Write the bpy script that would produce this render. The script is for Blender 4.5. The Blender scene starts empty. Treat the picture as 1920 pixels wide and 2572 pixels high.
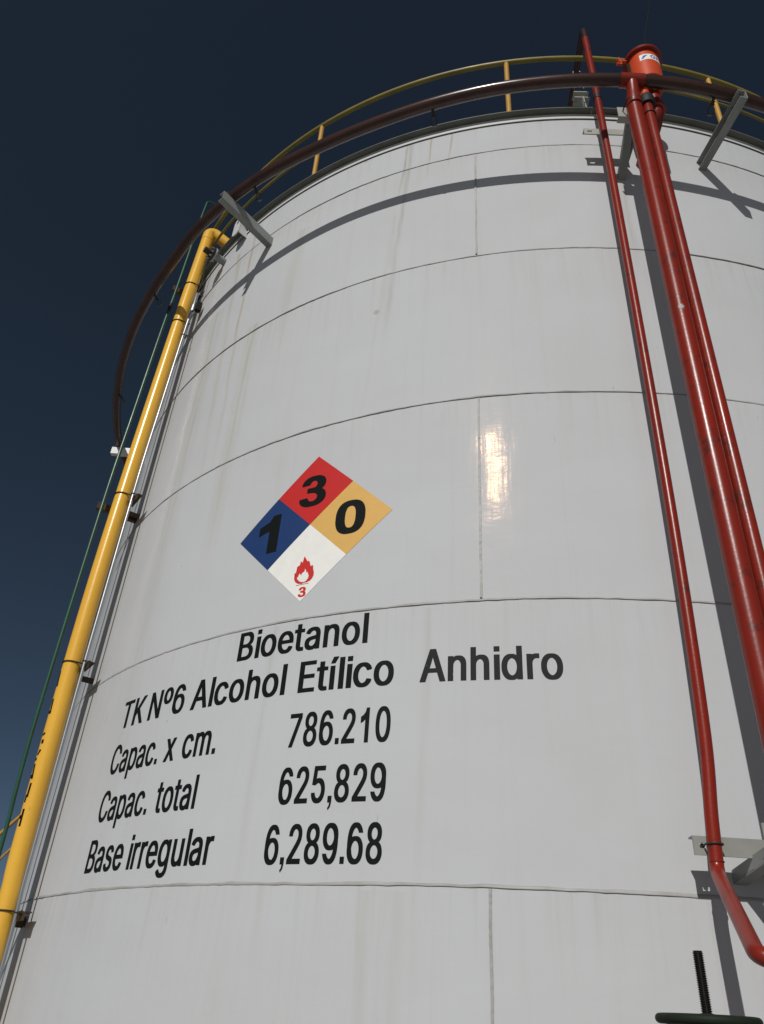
import bpy, bmesh, math, random
from mathutils import Vector, Matrix
random.seed(7)
R_ = math.radians
SC = bpy.context.scene
COL = SC.collection

# ------------------------------------------------------------------ camera
TY = 9.071                      # tank axis at (0, TY); camera above the origin
TANK_R = 5.0
yaw, pitch, roll = R_(-12.198), R_(33.344), R_(4.072)
fwd = Vector((math.sin(yaw)*math.cos(pitch), math.cos(yaw)*math.cos(pitch), math.sin(pitch)))
rt0 = Vector((math.cos(yaw), -math.sin(yaw), 0)); up0 = rt0.cross(fwd)
rt = rt0*math.cos(roll) + up0*math.sin(roll); up = up0*math.cos(roll) - rt0*math.sin(roll)
cd = bpy.data.cameras.new('camera'); cam = bpy.data.objects.new('camera', cd); COL.objects.link(cam)
cam.matrix_world = Matrix(((rt.x, up.x, -fwd.x, 0), (rt.y, up.y, -fwd.y, 0), (rt.z, up.z, -fwd.z, 1.6), (0, 0, 0, 1)))
cd.sensor_fit = 'VERTICAL'; cd.sensor_height = 36; cd.lens = 1922.36/2572*36
cd.clip_start = 0.05; cd.clip_end = 5000
SC.camera = cam

# ------------------------------------------------------------------ light
SUN_EL, SUN_AZ = R_(36.5), R_(-6.3)      # azimuth measured from -Y towards +X
sdir = Vector((math.sin(SUN_AZ)*math.cos(SUN_EL), -math.cos(SUN_AZ)*math.cos(SUN_EL), math.sin(SUN_EL)))
W = bpy.data.worlds.new("World"); SC.world = W; W.use_nodes = True
nt = W.node_tree
sky = nt.nodes.new('ShaderNodeTexSky'); sky.sky_type = 'NISHITA'; sky.sun_disc = False
sky.sun_elevation = SUN_EL; sky.sun_rotation = math.atan2(sdir.x, sdir.y)
sky.altitude = 800; sky.air_density = 0.33; sky.dust_density = 1.0; sky.ozone_density = 1.0
bg = nt.nodes['Background']; bg.inputs['Strength'].default_value = 0.075
hs = nt.nodes.new('ShaderNodeHueSaturation'); hs.inputs['Hue'].default_value = 0.485; hs.inputs['Saturation'].default_value = 0.92; hs.inputs['Value'].default_value = 0.85
nt.links.new(sky.outputs[0], hs.inputs['Color']); nt.links.new(hs.outputs[0], bg.inputs[0])
sl = bpy.data.lights.new('sun', 'SUN'); sl.energy = 5.0; sl.angle = R_(0.5); sl.color = (1.0, 0.972, 0.935)
so = bpy.data.objects.new('sun', sl); COL.objects.link(so)
so.rotation_euler = (-sdir).to_track_quat('-Z', 'Y').to_euler(); so.location = sdir*60
SC.view_settings.view_transform = 'Standard'; SC.view_settings.look = 'None'
SC.view_settings.exposure = -0.75; SC.view_settings.gamma = 1.0
SC.view_settings.use_curve_mapping = False

# ------------------------------------------------------------------ materials
def newmat(name):
    m = bpy.data.materials.new(name); m.use_nodes = True
    return m, m.node_tree, m.node_tree.nodes['Principled BSDF']
def ramp(nt, src, p0, p1, c0=(0, 0, 0, 1), c1=(1, 1, 1, 1)):
    r = nt.nodes.new('ShaderNodeValToRGB'); e = r.color_ramp.elements
    e[0].position = p0; e[0].color = c0; e[1].position = p1; e[1].color = c1
    nt.links.new(src, r.inputs[0]); return r.outputs[0]
def noise(nt, vec, scale, detail=4, rough=0.55, dist=0.0):
    n = nt.nodes.new('ShaderNodeTexNoise'); n.inputs['Scale'].default_value = scale
    n.inputs['Detail'].default_value = detail; n.inputs['Roughness'].default_value = rough
    n.inputs['Distortion'].default_value = dist
    if vec is not None: nt.links.new(vec, n.inputs['Vector'])
    return n.outputs['Fac']
def mapping(nt, src, scale=(1, 1, 1), loc=(0, 0, 0)):
    m = nt.nodes.new('ShaderNodeMapping'); m.inputs['Scale'].default_value = scale; m.inputs['Location'].default_value = loc
    nt.links.new(src, m.inputs['Vector']); return m.outputs[0]
def mix(nt, fac, a, b, mode='MIX'):
    n = nt.nodes.new('ShaderNodeMix'); n.data_type = 'RGBA'; n.blend_type = mode
    for s, v in ((0, fac), (6, a), (7, b)):
        if hasattr(v, 'node'): nt.links.new(v, n.inputs[s])
        else: n.inputs[s].default_value = v
    return n.outputs[2]
def math_(nt, op, a, b=0.0, c=0.0, clamp=False):
    n = nt.nodes.new('ShaderNodeMath'); n.operation = op; n.use_clamp = clamp
    for i, v in enumerate((a, b, c)):
        if hasattr(v, 'node'): nt.links.new(v, n.inputs[i])
        else: n.inputs[i].default_value = v
    return n.outputs[0]
def bump(nt, h, strength, dist, chain=None):
    b = nt.nodes.new('ShaderNodeBump'); b.inputs['Strength'].default_value = strength; b.inputs['Distance'].default_value = dist
    nt.links.new(h, b.inputs['Height'])
    if chain is not None: nt.links.new(chain, b.inputs['Normal'])
    return b.outputs[0]

def paint(name, col, col2=None, rough=0.25, spec=0.4, wear=None, wear_amt=0.62, streak=1.0, bump_s=0.12, metal=0.0, blotch=(0.35, 0.7)):
    m, nt, b = newmat(name)
    tc = nt.nodes.new('ShaderNodeTexCoord'); v = tc.outputs['Object']
    col2 = col2 or tuple(c*0.78 for c in col)
    n1 = noise(nt, mapping(nt, v, (3, 3, 3*streak)), 1.6, 6, 0.6)
    c = mix(nt, ramp(nt, n1, *blotch), (*col, 1), (*col2, 1))
    n2 = noise(nt, v, 60, 3, 0.6)
    if wear:
        w = ramp(nt, noise(nt, v, 9, 8, 0.68), wear_amt, wear_amt+0.06)
        c = mix(nt, w, c, (*wear, 1))
    nt.links.new(c, b.inputs['Base Color'])
    rr = math_(nt, 'MULTIPLY_ADD', n1, 0.25, rough-0.12)
    nt.links.new(rr, b.inputs['Roughness'])
    b.inputs['Specular IOR Level'].default_value = spec; b.inputs['Metallic'].default_value = metal
    nt.links.new(bump(nt, n2, bump_s, 0.002), b.inputs['Normal'])
    return m

M = {}
M['red'] = paint('fire_red_paint', (0.240, 0.020, 0.0095), (0.180, 0.018, 0.010), rough=0.30, spec=0.36, streak=0.3, wear=(0.11, 0.020, 0.013), wear_amt=0.58, bump_s=0.30)
M['red_dull'] = paint('weathered_and_shaded_red_paint', (0.058, 0.024, 0.017), (0.032, 0.015, 0.011), rough=0.25, spec=0.45, wear=(0.05, 0.03, 0.02), wear_amt=0.6)  # also serves as the shaded red of the bent-over top arm
M['orange'] = paint('orange_paint', (0.62, 0.075, 0.02), (0.5, 0.06, 0.018), rough=0.4, spec=0.35)
M['yellow'] = paint('yellow_pipe_paint', (0.84, 0.475, 0.055), (0.76, 0.415, 0.047), rough=0.24, spec=0.5, streak=0.25, wear=(0.50, 0.29, 0.045), wear_amt=0.64, bump_s=0.28)
M['rail_yellow'] = paint('yellow_rail_paint', (0.56, 0.30, 0.055), (0.40, 0.24, 0.05), rough=0.4, spec=0.35, wear=(0.2, 0.13, 0.05), wear_amt=0.66)
M['rail_dark'] = paint('weathered_yellow_rail_paint', (0.25, 0.20, 0.042), (0.17, 0.145, 0.038), rough=0.4, spec=0.35, wear=(0.12, 0.09, 0.04), wear_amt=0.64)
M['green'] = paint('green_conduit_paint', (0.022, 0.10, 0.055), (0.015, 0.07, 0.04), rough=0.3, spec=0.5)
M['wheel_green'] = paint('dark_green_cast_iron', (0.014, 0.020, 0.013), (0.020, 0.026, 0.017), rough=0.6, spec=0.15, wear=(0.035, 0.028, 0.018), wear_amt=0.6)
M['grey'] = paint('grey_white_steel_paint', (0.28, 0.295, 0.285), (0.22, 0.235, 0.225), rough=0.42, spec=0.3, wear=(0.16, 0.11, 0.07), wear_amt=0.68)
M['white'] = paint('white_bracket_paint', (0.42, 0.42, 0.385), (0.34, 0.34, 0.31), rough=0.4, spec=0.3, wear=(0.25, 0.17, 0.1), wear_amt=0.7)
M['bar_grey'] = paint('grey_bar_paint', (0.30, 0.305, 0.28), (0.24, 0.245, 0.225), rough=0.4, spec=0.3, wear=(0.4, 0.4, 0.38), wear_amt=0.70)
M['lug_sunlit_white'] = paint('fresh_and_sunlit_white_paint', (0.62, 0.63, 0.62), (0.55, 0.56, 0.55), rough=0.4, spec=0.3)  # real white on the lug; painted-in sunlight on the rim leg and one arm
M['rim'] = paint('grey_rim_paint', (0.135, 0.142, 0.122), (0.10, 0.106, 0.09), rough=0.5, spec=0.25, wear=(0.14, 0.12, 0.08), wear_amt=0.62)
M['galv'] = paint('galvanised_steel', (0.42, 0.44, 0.45), (0.32, 0.34, 0.35), rough=0.40, spec=0.5, metal=0.85)
M['black'] = paint('black_rubber', (0.012, 0.012, 0.012), rough=0.6, spec=0.3)
M['ubolt'] = paint('rusty_black_steel', (0.025, 0.022, 0.018), (0.05, 0.032, 0.02), rough=0.5, spec=0.4)
M['brown'] = paint('rusty_brown_steel', (0.10, 0.065, 0.04), (0.05, 0.036, 0.025), rough=0.6, spec=0.3)
M['steel'] = paint('oiled_screw_steel', (0.035, 0.03, 0.025), (0.02, 0.018, 0.015), rough=0.26, spec=0.9, metal=0.3)
M['nozzle'] = paint('dark_bronze', (0.03, 0.028, 0.022), rough=0.45, spec=0.4)
M['bead'] = paint('painted_weld_bead', (0.42, 0.42, 0.41), (0.30, 0.30, 0.28), rough=0.5, spec=0.3, wear=(0.10, 0.09, 0.07), wear_amt=0.66, blotch=(0.3, 0.65))
def flat(name, col, rough=0.35, spec=0.3, speck=None):
    m, nt, b = newmat(name)
    tc = nt.nodes.new('ShaderNodeTexCoord')
    n = noise(nt, tc.outputs['Object'], 14, 5, 0.6)
    c = mix(nt, ramp(nt, n, 0.35, 0.7), (*col, 1), (*[x*0.94 for x in col], 1))
    if speck:
        s = ramp(nt, noise(nt, tc.outputs['Object'], 70, 2, 0.5), 0.74, 0.77)
        c = mix(nt, s, c, (*speck, 1))
    nt.links.new(c, b.inputs['Base Color'])
    b.inputs['Roughness'].default_value = rough; b.inputs['Specular IOR Level'].default_value = spec
    return m
M['ink'] = flat('black_vinyl_lettering', (0.009, 0.011, 0.011), 0.5, 0.08)
M['ink_worn'] = flat('worn_black_vinyl', (0.026, 0.028, 0.028), 0.6, 0.06, speck=(0.30, 0.31, 0.30))
M['s_red'] = flat('red_vinyl', (0.56, 0.032, 0.030), 0.4, 0.2)
M['s_blue'] = flat('blue_vinyl', (0.020, 0.050, 0.155), 0.4, 0.2)
M['s_yellow'] = flat('yellow_vinyl', (0.72, 0.44, 0.13), 0.4, 0.2)
M['s_white'] = flat('white_vinyl', (0.86, 0.86, 0.81), 0.4, 0.2)
M['s_flame'] = flat('flame_red_vinyl', (0.60, 0.04, 0.035), 0.4, 0.2)
M['logo_blue'] = flat('logo_blue', (0.04, 0.16, 0.50), 0.4, 0.2)

def shell_material():
    m, nt, b = newmat('white_tank_paint')
    uv = nt.nodes.new('ShaderNodeUVMap'); uv.uv_map = 'UVMap'; v = uv.outputs[0]
    sp = nt.nodes.new('ShaderNodeSeparateXYZ'); nt.links.new(v, sp.inputs[0]); s, z = sp.outputs[0], sp.outputs[1]
    base = (0.535, 0.548, 0.562, 1)
    big = noise(nt, mapping(nt, v, (0.55, 0.4, 1)), 1.3, 5, 0.55)
    c = mix(nt, ramp(nt, big, 0.35, 0.68), base, (0.512, 0.524, 0.530, 1))
    # rain streaks, thin and long
    st = noise(nt, mapping(nt, v, (7.0, 0.16, 1)), 1.5, 6, 0.62, 0.15)
    c = mix(nt, math_(nt, 'MULTIPLY', ramp(nt, st, 0.54, 0.82), 0.22), c, (0.42, 0.42, 0.37, 1))
    st2 = noise(nt, mapping(nt, v, (19.0, 0.22, 1), (3.1, 1.7, 0)), 1.7, 4, 0.6, 0.1)
    c = mix(nt, math_(nt, 'MULTIPLY', ramp(nt, st2, 0.62, 0.78), 0.15), c, (0.36, 0.36, 0.33, 1))
    def run(c, s0, s1, z0, z1, w, col, amt, seed):
        # one run-down stain from (s0, z0) to (s1, z1), half width w
        t = math_(nt, 'DIVIDE', math_(nt, 'SUBTRACT', z0, z), z0-z1, clamp=True)
        wob = math_(nt, 'MULTIPLY', math_(nt, 'SUBTRACT', noise(nt, mapping(nt, v, (0, 1.6, 1), (seed, seed, 0)), 1.0, 2, 0.5), 0.5), 0.07)
        cen = math_(nt, 'ADD', math_(nt, 'MULTIPLY_ADD', t, s1-s0, s0), wob)
        d = math_(nt, 'DIVIDE', math_(nt, 'ABSOLUTE', math_(nt, 'SUBTRACT', s, cen)), w)
        f = math_(nt, 'SUBTRACT', 1.0, d, clamp=True)
        inz = math_(nt, 'MULTIPLY', math_(nt, 'LESS_THAN', z, z0), math_(nt, 'GREATER_THAN', z, z1))
        fade = math_(nt, 'SUBTRACT', 1.0, math_(nt, 'POWER', t, 1.5), clamp=True)
        brk = ramp(nt, noise(nt, mapping(nt, v, (22, 0.9, 1), (seed, 0, 0)), 1.0, 5, 0.65), 0.34, 0.62)
        f = math_(nt, 'MULTIPLY', math_(nt, 'MULTIPLY', f, inz), math_(nt, 'MULTIPLY', math_(nt, 'MULTIPLY', fade, amt), brk))
        return mix(nt, f, c, (*col, 1))
    c = run(c, -0.86, -1.02, 8.68, 5.6, 0.035, (0.24, 0.22, 0.16), 0.55, 1.0)
    c = run(c, -0.90, -0.97, 8.68, 7.7, 0.022, (0.19, 0.17, 0.11), 0.65, 9.0)
    c = run(c, -0.98, -1.16, 7.6, 4.7, 0.030, (0.42, 0.41, 0.34), 0.45, 2.0)
    c = run(c, -0.66, -0.70, 8.68, 8.0, 0.014, (0.312, 0.195, 0.078), 0.8, 3.0)
    c = run(c, -0.47, -0.50, 8.68, 8.1, 0.014, (0.312, 0.211, 0.094), 0.7, 4.0)
    c = run(c, -2.80, -2.60, 8.66, 5.2, 0.035, (0.343, 0.211, 0.055), 0.75, 5.0)
    c = run(c, -3.02, -2.72, 8.40, 4.9, 0.055, (0.351, 0.296, 0.133), 0.62, 6.0)
    c = run(c, -2.45, -2.40, 6.9, 3.9, 0.12, (0.359, 0.343, 0.234), 0.6, 7.0)
    c = run(c, -3.2, -3.0, 7.6, 2.2, 0.16, (0.351, 0.335, 0.242), 0.55, 7.7)
    c = run(c, -2.0, -2.12, 8.0, 6.3, 0.09, (0.367, 0.359, 0.281), 0.5, 8.0)
    c = run(c, -0.85, -0.85, 2.12, 0.7, 0.04, (0.36, 0.35, 0.28), 0.4, 11.0)
    c = run(c, -0.70, -0.72, 2.12, 0.7, 0.09, (0.335, 0.328, 0.265), 0.2, 12.0)
    c = run(c, -1.6, -1.65, 3.66, 1.0, 0.05, (0.328, 0.320, 0.257), 0.22, 13.0)
    c = run(c, -0.55, -0.58, 3.66, 2.2, 0.04, (0.328, 0.320, 0.265), 0.22, 14.0)
    c = run(c, 1.0, 1.02, 7.9, 6.2, 0.05, (0.328, 0.312, 0.234), 0.5, 15.0)
    # short drips and grime that start at the weld seams
    dn = noise(nt, mapping(nt, v, (13.0, 0.35, 1), (5.5, 0.2, 0)), 1.4, 6, 0.65, 0.1)
    for zs_, ln in ((2.150, 0.45), (3.685, 0.5), (5.280, 0.6), (6.817, 0.7), (8.262, 0.6), (8.668, 0.35)):
        t = math_(nt, 'DIVIDE', math_(nt, 'SUBTRACT', zs_, z), ln, clamp=True)
        m_ = math_(nt, 'MULTIPLY', math_(nt, 'LESS_THAN', z, zs_), math_(nt, 'SUBTRACT', 1.0, t))
        c = mix(nt, math_(nt, 'MULTIPLY', math_(nt, 'MULTIPLY', ramp(nt, dn, 0.50, 0.74), m_), 0.22), c, (0.30, 0.285, 0.225, 1))
    # smudges and flecks
    vo = nt.nodes.new('ShaderNodeTexVoronoi'); vo.inputs['Scale'].default_value = 1.45; nt.links.new(v, vo.inputs['Vector'])
    vo.inputs['Randomness'].default_value = 1.0
    gate = math_(nt, 'GREATER_THAN', math_(nt, 'FRACT', math_(nt, 'MULTIPLY', vo.outputs['Color'], 7.31)), 0.62)
    c = mix(nt, math_(nt, 'MULTIPLY', math_(nt, 'MULTIPLY', ramp(nt, vo.outputs['Distance'], 0.02, 0.05, (1, 1, 1, 1), (0, 0, 0, 1)), gate), 0.42), c, (0.20, 0.20, 0.18, 1))
    vo2 = nt.nodes.new('ShaderNodeTexVoronoi'); vo2.inputs['Scale'].default_value = 5.5
    nt.links.new(mapping(nt, v, (1.6, 0.55, 1), (0.37, 4.1, 0)), vo2.inputs['Vector'])
    gate2 = math_(nt, 'GREATER_THAN', math_(nt, 'FRACT', math_(nt, 'MULTIPLY', vo2.outputs['Color'], 9.17)), 0.72)
    c = mix(nt, math_(nt, 'MULTIPLY', math_(nt, 'MULTIPLY', ramp(nt, vo2.outputs['Distance'], 0.018, 0.034, (1, 1, 1, 1), (0, 0, 0, 1)), gate2), 0.7), c, (0.15, 0.14, 0.12, 1))
    # thin scuff marks
    c = mix(nt, math_(nt, 'MULTIPLY', ramp(nt, noise(nt, mapping(nt, v, (30, 2.6, 1), (8, 2, 0)), 1.2, 2, 0.5, 0.6), 0.775, 0.80), 0.5), c, (0.2, 0.19, 0.16, 1))
    nt.links.new(c, b.inputs['Base Color'])
    fine = noise(nt, mapping(nt, v, (1, 0.45, 1)), 55, 4, 0.6)
    rl = noise(nt, mapping(nt, v, (9, 2.2, 1)), 1.0, 4, 0.6)
    nt.links.new(math_(nt, 'MULTIPLY_ADD', rl, 0.10, 0.082), b.inputs['Roughness'])
    b.inputs['Specular IOR Level'].default_value = 0.020; b.inputs['Specular Tint'].default_value = (1.0, 0.52, 0.19, 1)
    # rolled plates are never quite true: slow dents, and roller-coat grain
    dent = noise(nt, mapping(nt, v, (0.9, 1.0, 1), (2.2, 0.4, 0)), 1.0, 2, 0.5)
    n1 = bump(nt, dent, 0.5, 0.05)
    pl = noise(nt, mapping(nt, v, (8.0, 0.8, 1)), 1.0, 3, 0.55)
    n2 = bump(nt, pl, 0.26, 0.007, n1)
    pl2 = noise(nt, mapping(nt, v, (5.0, 11.0, 1)), 1.0, 3, 0.6)
    n2 = bump(nt, pl2, 0.28, 0.004, n2)
    n3 = bump(nt, fine, 0.10, 0.002, n2)
    nt.links.new(n3, b.inputs['Normal'])
    return m
M['shell'] = shell_material()

def concrete():
    m, nt, b = newmat('concrete'); tc = nt.nodes.new('ShaderNodeTexCoord'); v = tc.outputs['Object']
    n = noise(nt, v, 0.7, 9, 0.65); n2 = noise(nt, v, 35, 5, 0.6)
    c = mix(nt, ramp(nt, n, 0.3, 0.72), (0.30, 0.29, 0.265, 1), (0.22, 0.21, 0.195, 1))
    c = mix(nt, ramp(nt, n2, 0.55, 0.75), c, (0.17, 0.165, 0.155, 1))
    nt.links.new(c, b.inputs['Base Color']); b.inputs['Roughness'].default_value = 0.85
    nt.links.new(bump(nt, n2, 0.3, 0.004), b.inputs['Normal'])
    return m
M['concrete'] = concrete()

# ------------------------------------------------------------------ geometry helpers
def pol(r, a, z): a = R_(a); return Vector((r*math.sin(a), TY - r*math.cos(a), z))
def rad(a): a = R_(a); return Vector((math.sin(a), -math.cos(a), 0))      # outward
def tan(a): a = R_(a); return Vector((math.cos(a), math.sin(a), 0))       # towards growing a
UP = Vector((0, 0, 1))
def smooth_path(pts, n=6):
    P = [Vector(p) for p in pts]; out = []
    for i in range(len(P)-1):
        p0 = P[max(i-1, 0)]; p1 = P[i]; p2 = P[i+1]; p3 = P[min(i+2, len(P)-1)]
        for k in range(n):
            t = k/n
            out.append(0.5*((2*p1)+(p2-p0)*t+(2*p0-5*p1+4*p2-p3)*t*t+(3*p1-p0-3*p2+p3)*t**3))
    out.append(P[-1]); return out
def fillet(pts, rads, n=7):
    P = [Vector(p) for p in pts]; out = [P[0]]
    for i in range(1, len(P)-1):
        r = rads[i-1] if isinstance(rads, (list, tuple)) else rads
        a = (P[i-1]-P[i]).normalized(); b = (P[i+1]-P[i]).normalized()
        if r <= 0 or a.angle(-b) < 0.02: out.append(P[i]); continue
        d = min(r*math.tan((math.pi-a.angle(b))/2), (P[i-1]-P[i]).length*0.49, (P[i+1]-P[i]).length*0.49)
        A = P[i]+a*d; B = P[i]+b*d
        ang = math.pi-a.angle(b); cdir = (a+b).normalized(); rr = d/math.tan(ang/2); C = P[i]+cdir*math.sqrt(d*d+rr*rr)
        u = (A-C).normalized(); w = (B-C).normalized(); th = u.angle(w); ax = u.cross(w).normalized()
        for k in range(n+1): out.append(C + (Matrix.Rotation(th*k/n, 3, ax) @ u)*rr)
    out.append(P[-1]); return out

class MB:
    def __init__(s): s.v = []; s.f = []; s.mi = []
    def add(s, vs, fs, mi=0):
        o = len(s.v); s.v += [Vector(x) for x in vs]; s.f += [tuple(i+o for i in f) for f in fs]; s.mi += [mi]*len(fs); return s
    def box(s, c, x, y, z, mi=0):
        c = Vector(c); vs = [c+x*i+y*j+z*k for i in (-1, 1) for j in (-1, 1) for k in (-1, 1)]
        fs = [(0, 1, 3, 2), (4, 6, 7, 5), (0, 4, 5, 1), (2, 3, 7, 6), (0, 2, 6, 4), (1, 5, 7, 3)]
        if x.cross(y).dot(z) < 0: fs = [f[::-1] for f in fs]
        return s.add(vs, fs, mi)
    def prism(s, poly, vec, mi=0):
        n = len(poly); P = [Vector(p) for p in poly]; vec = Vector(vec)
        nrm = sum((P[i].cross(P[(i+1) % n]) for i in range(n)), Vector())
        if nrm.dot(vec) > 0: P = P[::-1]
        vs = P+[p+vec for p in P]
        fs = [tuple(range(n)), tuple(range(2*n-1, n-1, -1))]+[(i, i+n, (i+1) % n+n, (i+1) % n) for i in range(n)]
        return s.add(vs, fs, mi)
    def tube(s, pts, r, n=16, caps=True, closed=False, mi=0):
        P = [Vector(p) for p in pts]; m = len(P)
        rs = r if isinstance(r, (list, tuple)) else [r]*m
        T = []
        for i in range(m):
            a = P[i-1] if (i > 0 or closed) else P[i]; b = P[(i+1) % m] if (i < m-1 or closed) else P[i]
            T.append((b-a).normalized())
        u = T[0].orthogonal().normalized(); vs = []; fs = []
        for i in range(m):
            if i: u = (T[i-1].rotation_difference(T[i]) @ u)
            u = (u-T[i]*u.dot(T[i])).normalized(); w = T[i].cross(u)
            for k in range(n):
                t = 2*math.pi*k/n; vs.append(P[i]+(u*math.cos(t)+w*math.sin(t))*rs[i])
        for i in range(m if closed else m-1):
            j = (i+1) % m
            for k in range(n):
                l = (k+1) % n; fs.append((i*n+k, i*n+l, j*n+l, j*n+k))
        if caps and not closed: fs += [tuple(range(n-1, -1, -1)), tuple((m-1)*n+k for k in range(n))]
        return s.add(vs, fs, mi)
    def lathe(s, c, axis, prof, n=32, mi=0):
        c = Vector(c); ax = Vector(axis).normalized(); u = ax.orthogonal().normalized(); w = ax.cross(u); vs = []; fs = []
        for (r, h) in prof:
            for k in range(n):
                t = 2*math.pi*k/n; vs.append(c+ax*h+(u*math.cos(t)+w*math.sin(t))*max(r, 1e-5))
        for i in range(len(prof)-1):
            for k in range(n):
                l = (k+1) % n; fs.append((i*n+k, i*n+l, (i+1)*n+l, (i+1)*n+k))
        return s.add(vs, fs, mi)
    def sweep(s, prof, a0, a1, n, wob=0.0, mi=0):
        # closed (r, z) profile swept round the tank axis from azimuth a0 to a1 (degrees)
        full = abs(a1-a0) >= 359.9; vs = []; fs = []; k = len(prof); m = n if full else n+1
        for i in range(m):
            a = a0+(a1-a0)*i/n
            dz = wob*(math.sin(a*3.1)+0.6*math.sin(a*7.7+1)+0.8*random.uniform(-1, 1)) if wob else 0
            dr = wob*0.5*random.uniform(-1, 1) if wob else 0
            for (r, z) in prof: vs.append(pol(r+(dr if r > TANK_R else 0), a, z+dz))
        for i in range(n):
            j = (i+1) % m
            for q in range(k): p = (q+1) % k; fs.append((i*k+q, j*k+q, j*k+p, i*k+p))
        if not full: fs += [tuple(range(k)), tuple(range((m-1)*k+k-1, (m-1)*k-1, -1))]
        return s.add(vs, fs, mi)
    def build(s, name, mats, parent=None, smooth=35, origin=None, fix=True):
        if parent is not None: org = Vector(parent['_org'])
        else: org = Vector(origin) if origin is not None else Vector()
        me = bpy.data.meshes.new(name); me.from_pydata([v-org for v in s.v], [], s.f); me.update()
        if fix:
            bm = bmesh.new(); bm.from_mesh(me); bmesh.ops.recalc_face_normals(bm, faces=bm.faces); bm.to_mesh(me); bm.free()
        for mt in (mats if isinstance(mats, (list, tuple)) else [mats]): me.materials.append(M[mt] if isinstance(mt, str) else mt)
        for p, q in zip(me.polygons, s.mi): p.material_index = q
        if smooth:
            me.polygons.foreach_set('use_smooth', [True]*len(me.polygons)); me.set_sharp_from_angle(angle=R_(smooth))
        o = bpy.data.objects.new(name, me); COL.objects.link(o)
        o['_org'] = list(org)
        if parent is not None: o.parent = parent
        else: o.location = org
        return o
def tag(o, label=None, cat=None, group=None, kind=None):
    if label: o['label'] = label
    if cat: o['category'] = cat
    if group: o['group'] = group
    if kind: o['kind'] = kind
    return o
def thing(name, label, cat, loc, group=None):
    o = bpy.data.objects.new(name, None); COL.objects.link(o); o.location = Vector(loc); o['_org'] = list(Vector(loc))
    o.empty_display_size = 0.1
    return tag(o, label, cat, group)
def ubolt(mb, c, o, t, r, leg, wire=0.006, sag=0.0):
    """U-bolt lying level round a pipe: c pipe centre, o outward, t sideways, leg = distance back to its plate"""
    rr = r+wire
    pts = [c-o*leg-t*rr]+[c+(t*(-math.cos(x))+o*math.sin(x))*rr + UP*sag*math.sin(x) for x in [math.pi*k/14 for k in range(15)]]+[c-o*leg+t*rr]
    mb.tube(pts, wire, 8)
    for s in (-1, 1): mb.lathe(c-o*(leg-0.004)+t*rr*s, o, [(0, -0.012), (0.012, -0.012), (0.012, 0.002), (0, 0.002)], 6)

# ------------------------------------------------------------------ ground
g = MB(); g.add([(-1500, -1500, 0), (1500, -1500, 0), (1500, 1500, 0), (-1500, 1500, 0)], [(0, 1, 2, 3)])
tag(g.build('ground', 'concrete', smooth=0), kind='structure')

# ------------------------------------------------------------------ the tank
Z0, ZT = 0.61, 8.755
SEAMS = [2.150, 3.685, 5.280, 6.817, 8.262]
tank = thing('storage_tank', 'tall white welded steel tank with black capacity lettering and a hazard diamond', 'storage tank', (0, TY, Z0))
def shell():
    n = 480; zs = [Z0]+SEAMS+[8.66, ZT]
    zz = []
    for i in range(len(zs)-1): zz += [zs[i]+(zs[i+1]-zs[i])*k/4 for k in range(4)]
    zz.append(ZT)
    m = MB(); vs = []; fs = []; k = len(zz)
    for i in range(n+1):
        a = -180+360*i/n
        for z in zz: vs.append(pol(TANK_R, a, z))
    for i in range(n):
        for j in range(k-1): fs.append((i*k+j, (i+1)*k+j, (i+1)*k+j+1, i*k+j+1))
    m.add(vs, fs); o = m.build('shell', 'shell', tank, smooth=60, fix=False)
    uv = o.data.uv_layers.new(name='UVMap')
    for li, lp in enumerate(o.data.loops):
        i, j = divmod(lp.vertex_index, k); uv.data[li].uv = (R_(-180+360*i/n)*TANK_R, zz[j])
    return o
shell()
rf = MB(); rf.lathe((0, TY, 0), UP, [(4.995, 8.735), (4.0, 8.83), (2.0, 9.02), (0.001, 9.2)], 96); rf.build('roof', 'grey', tank)
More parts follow.
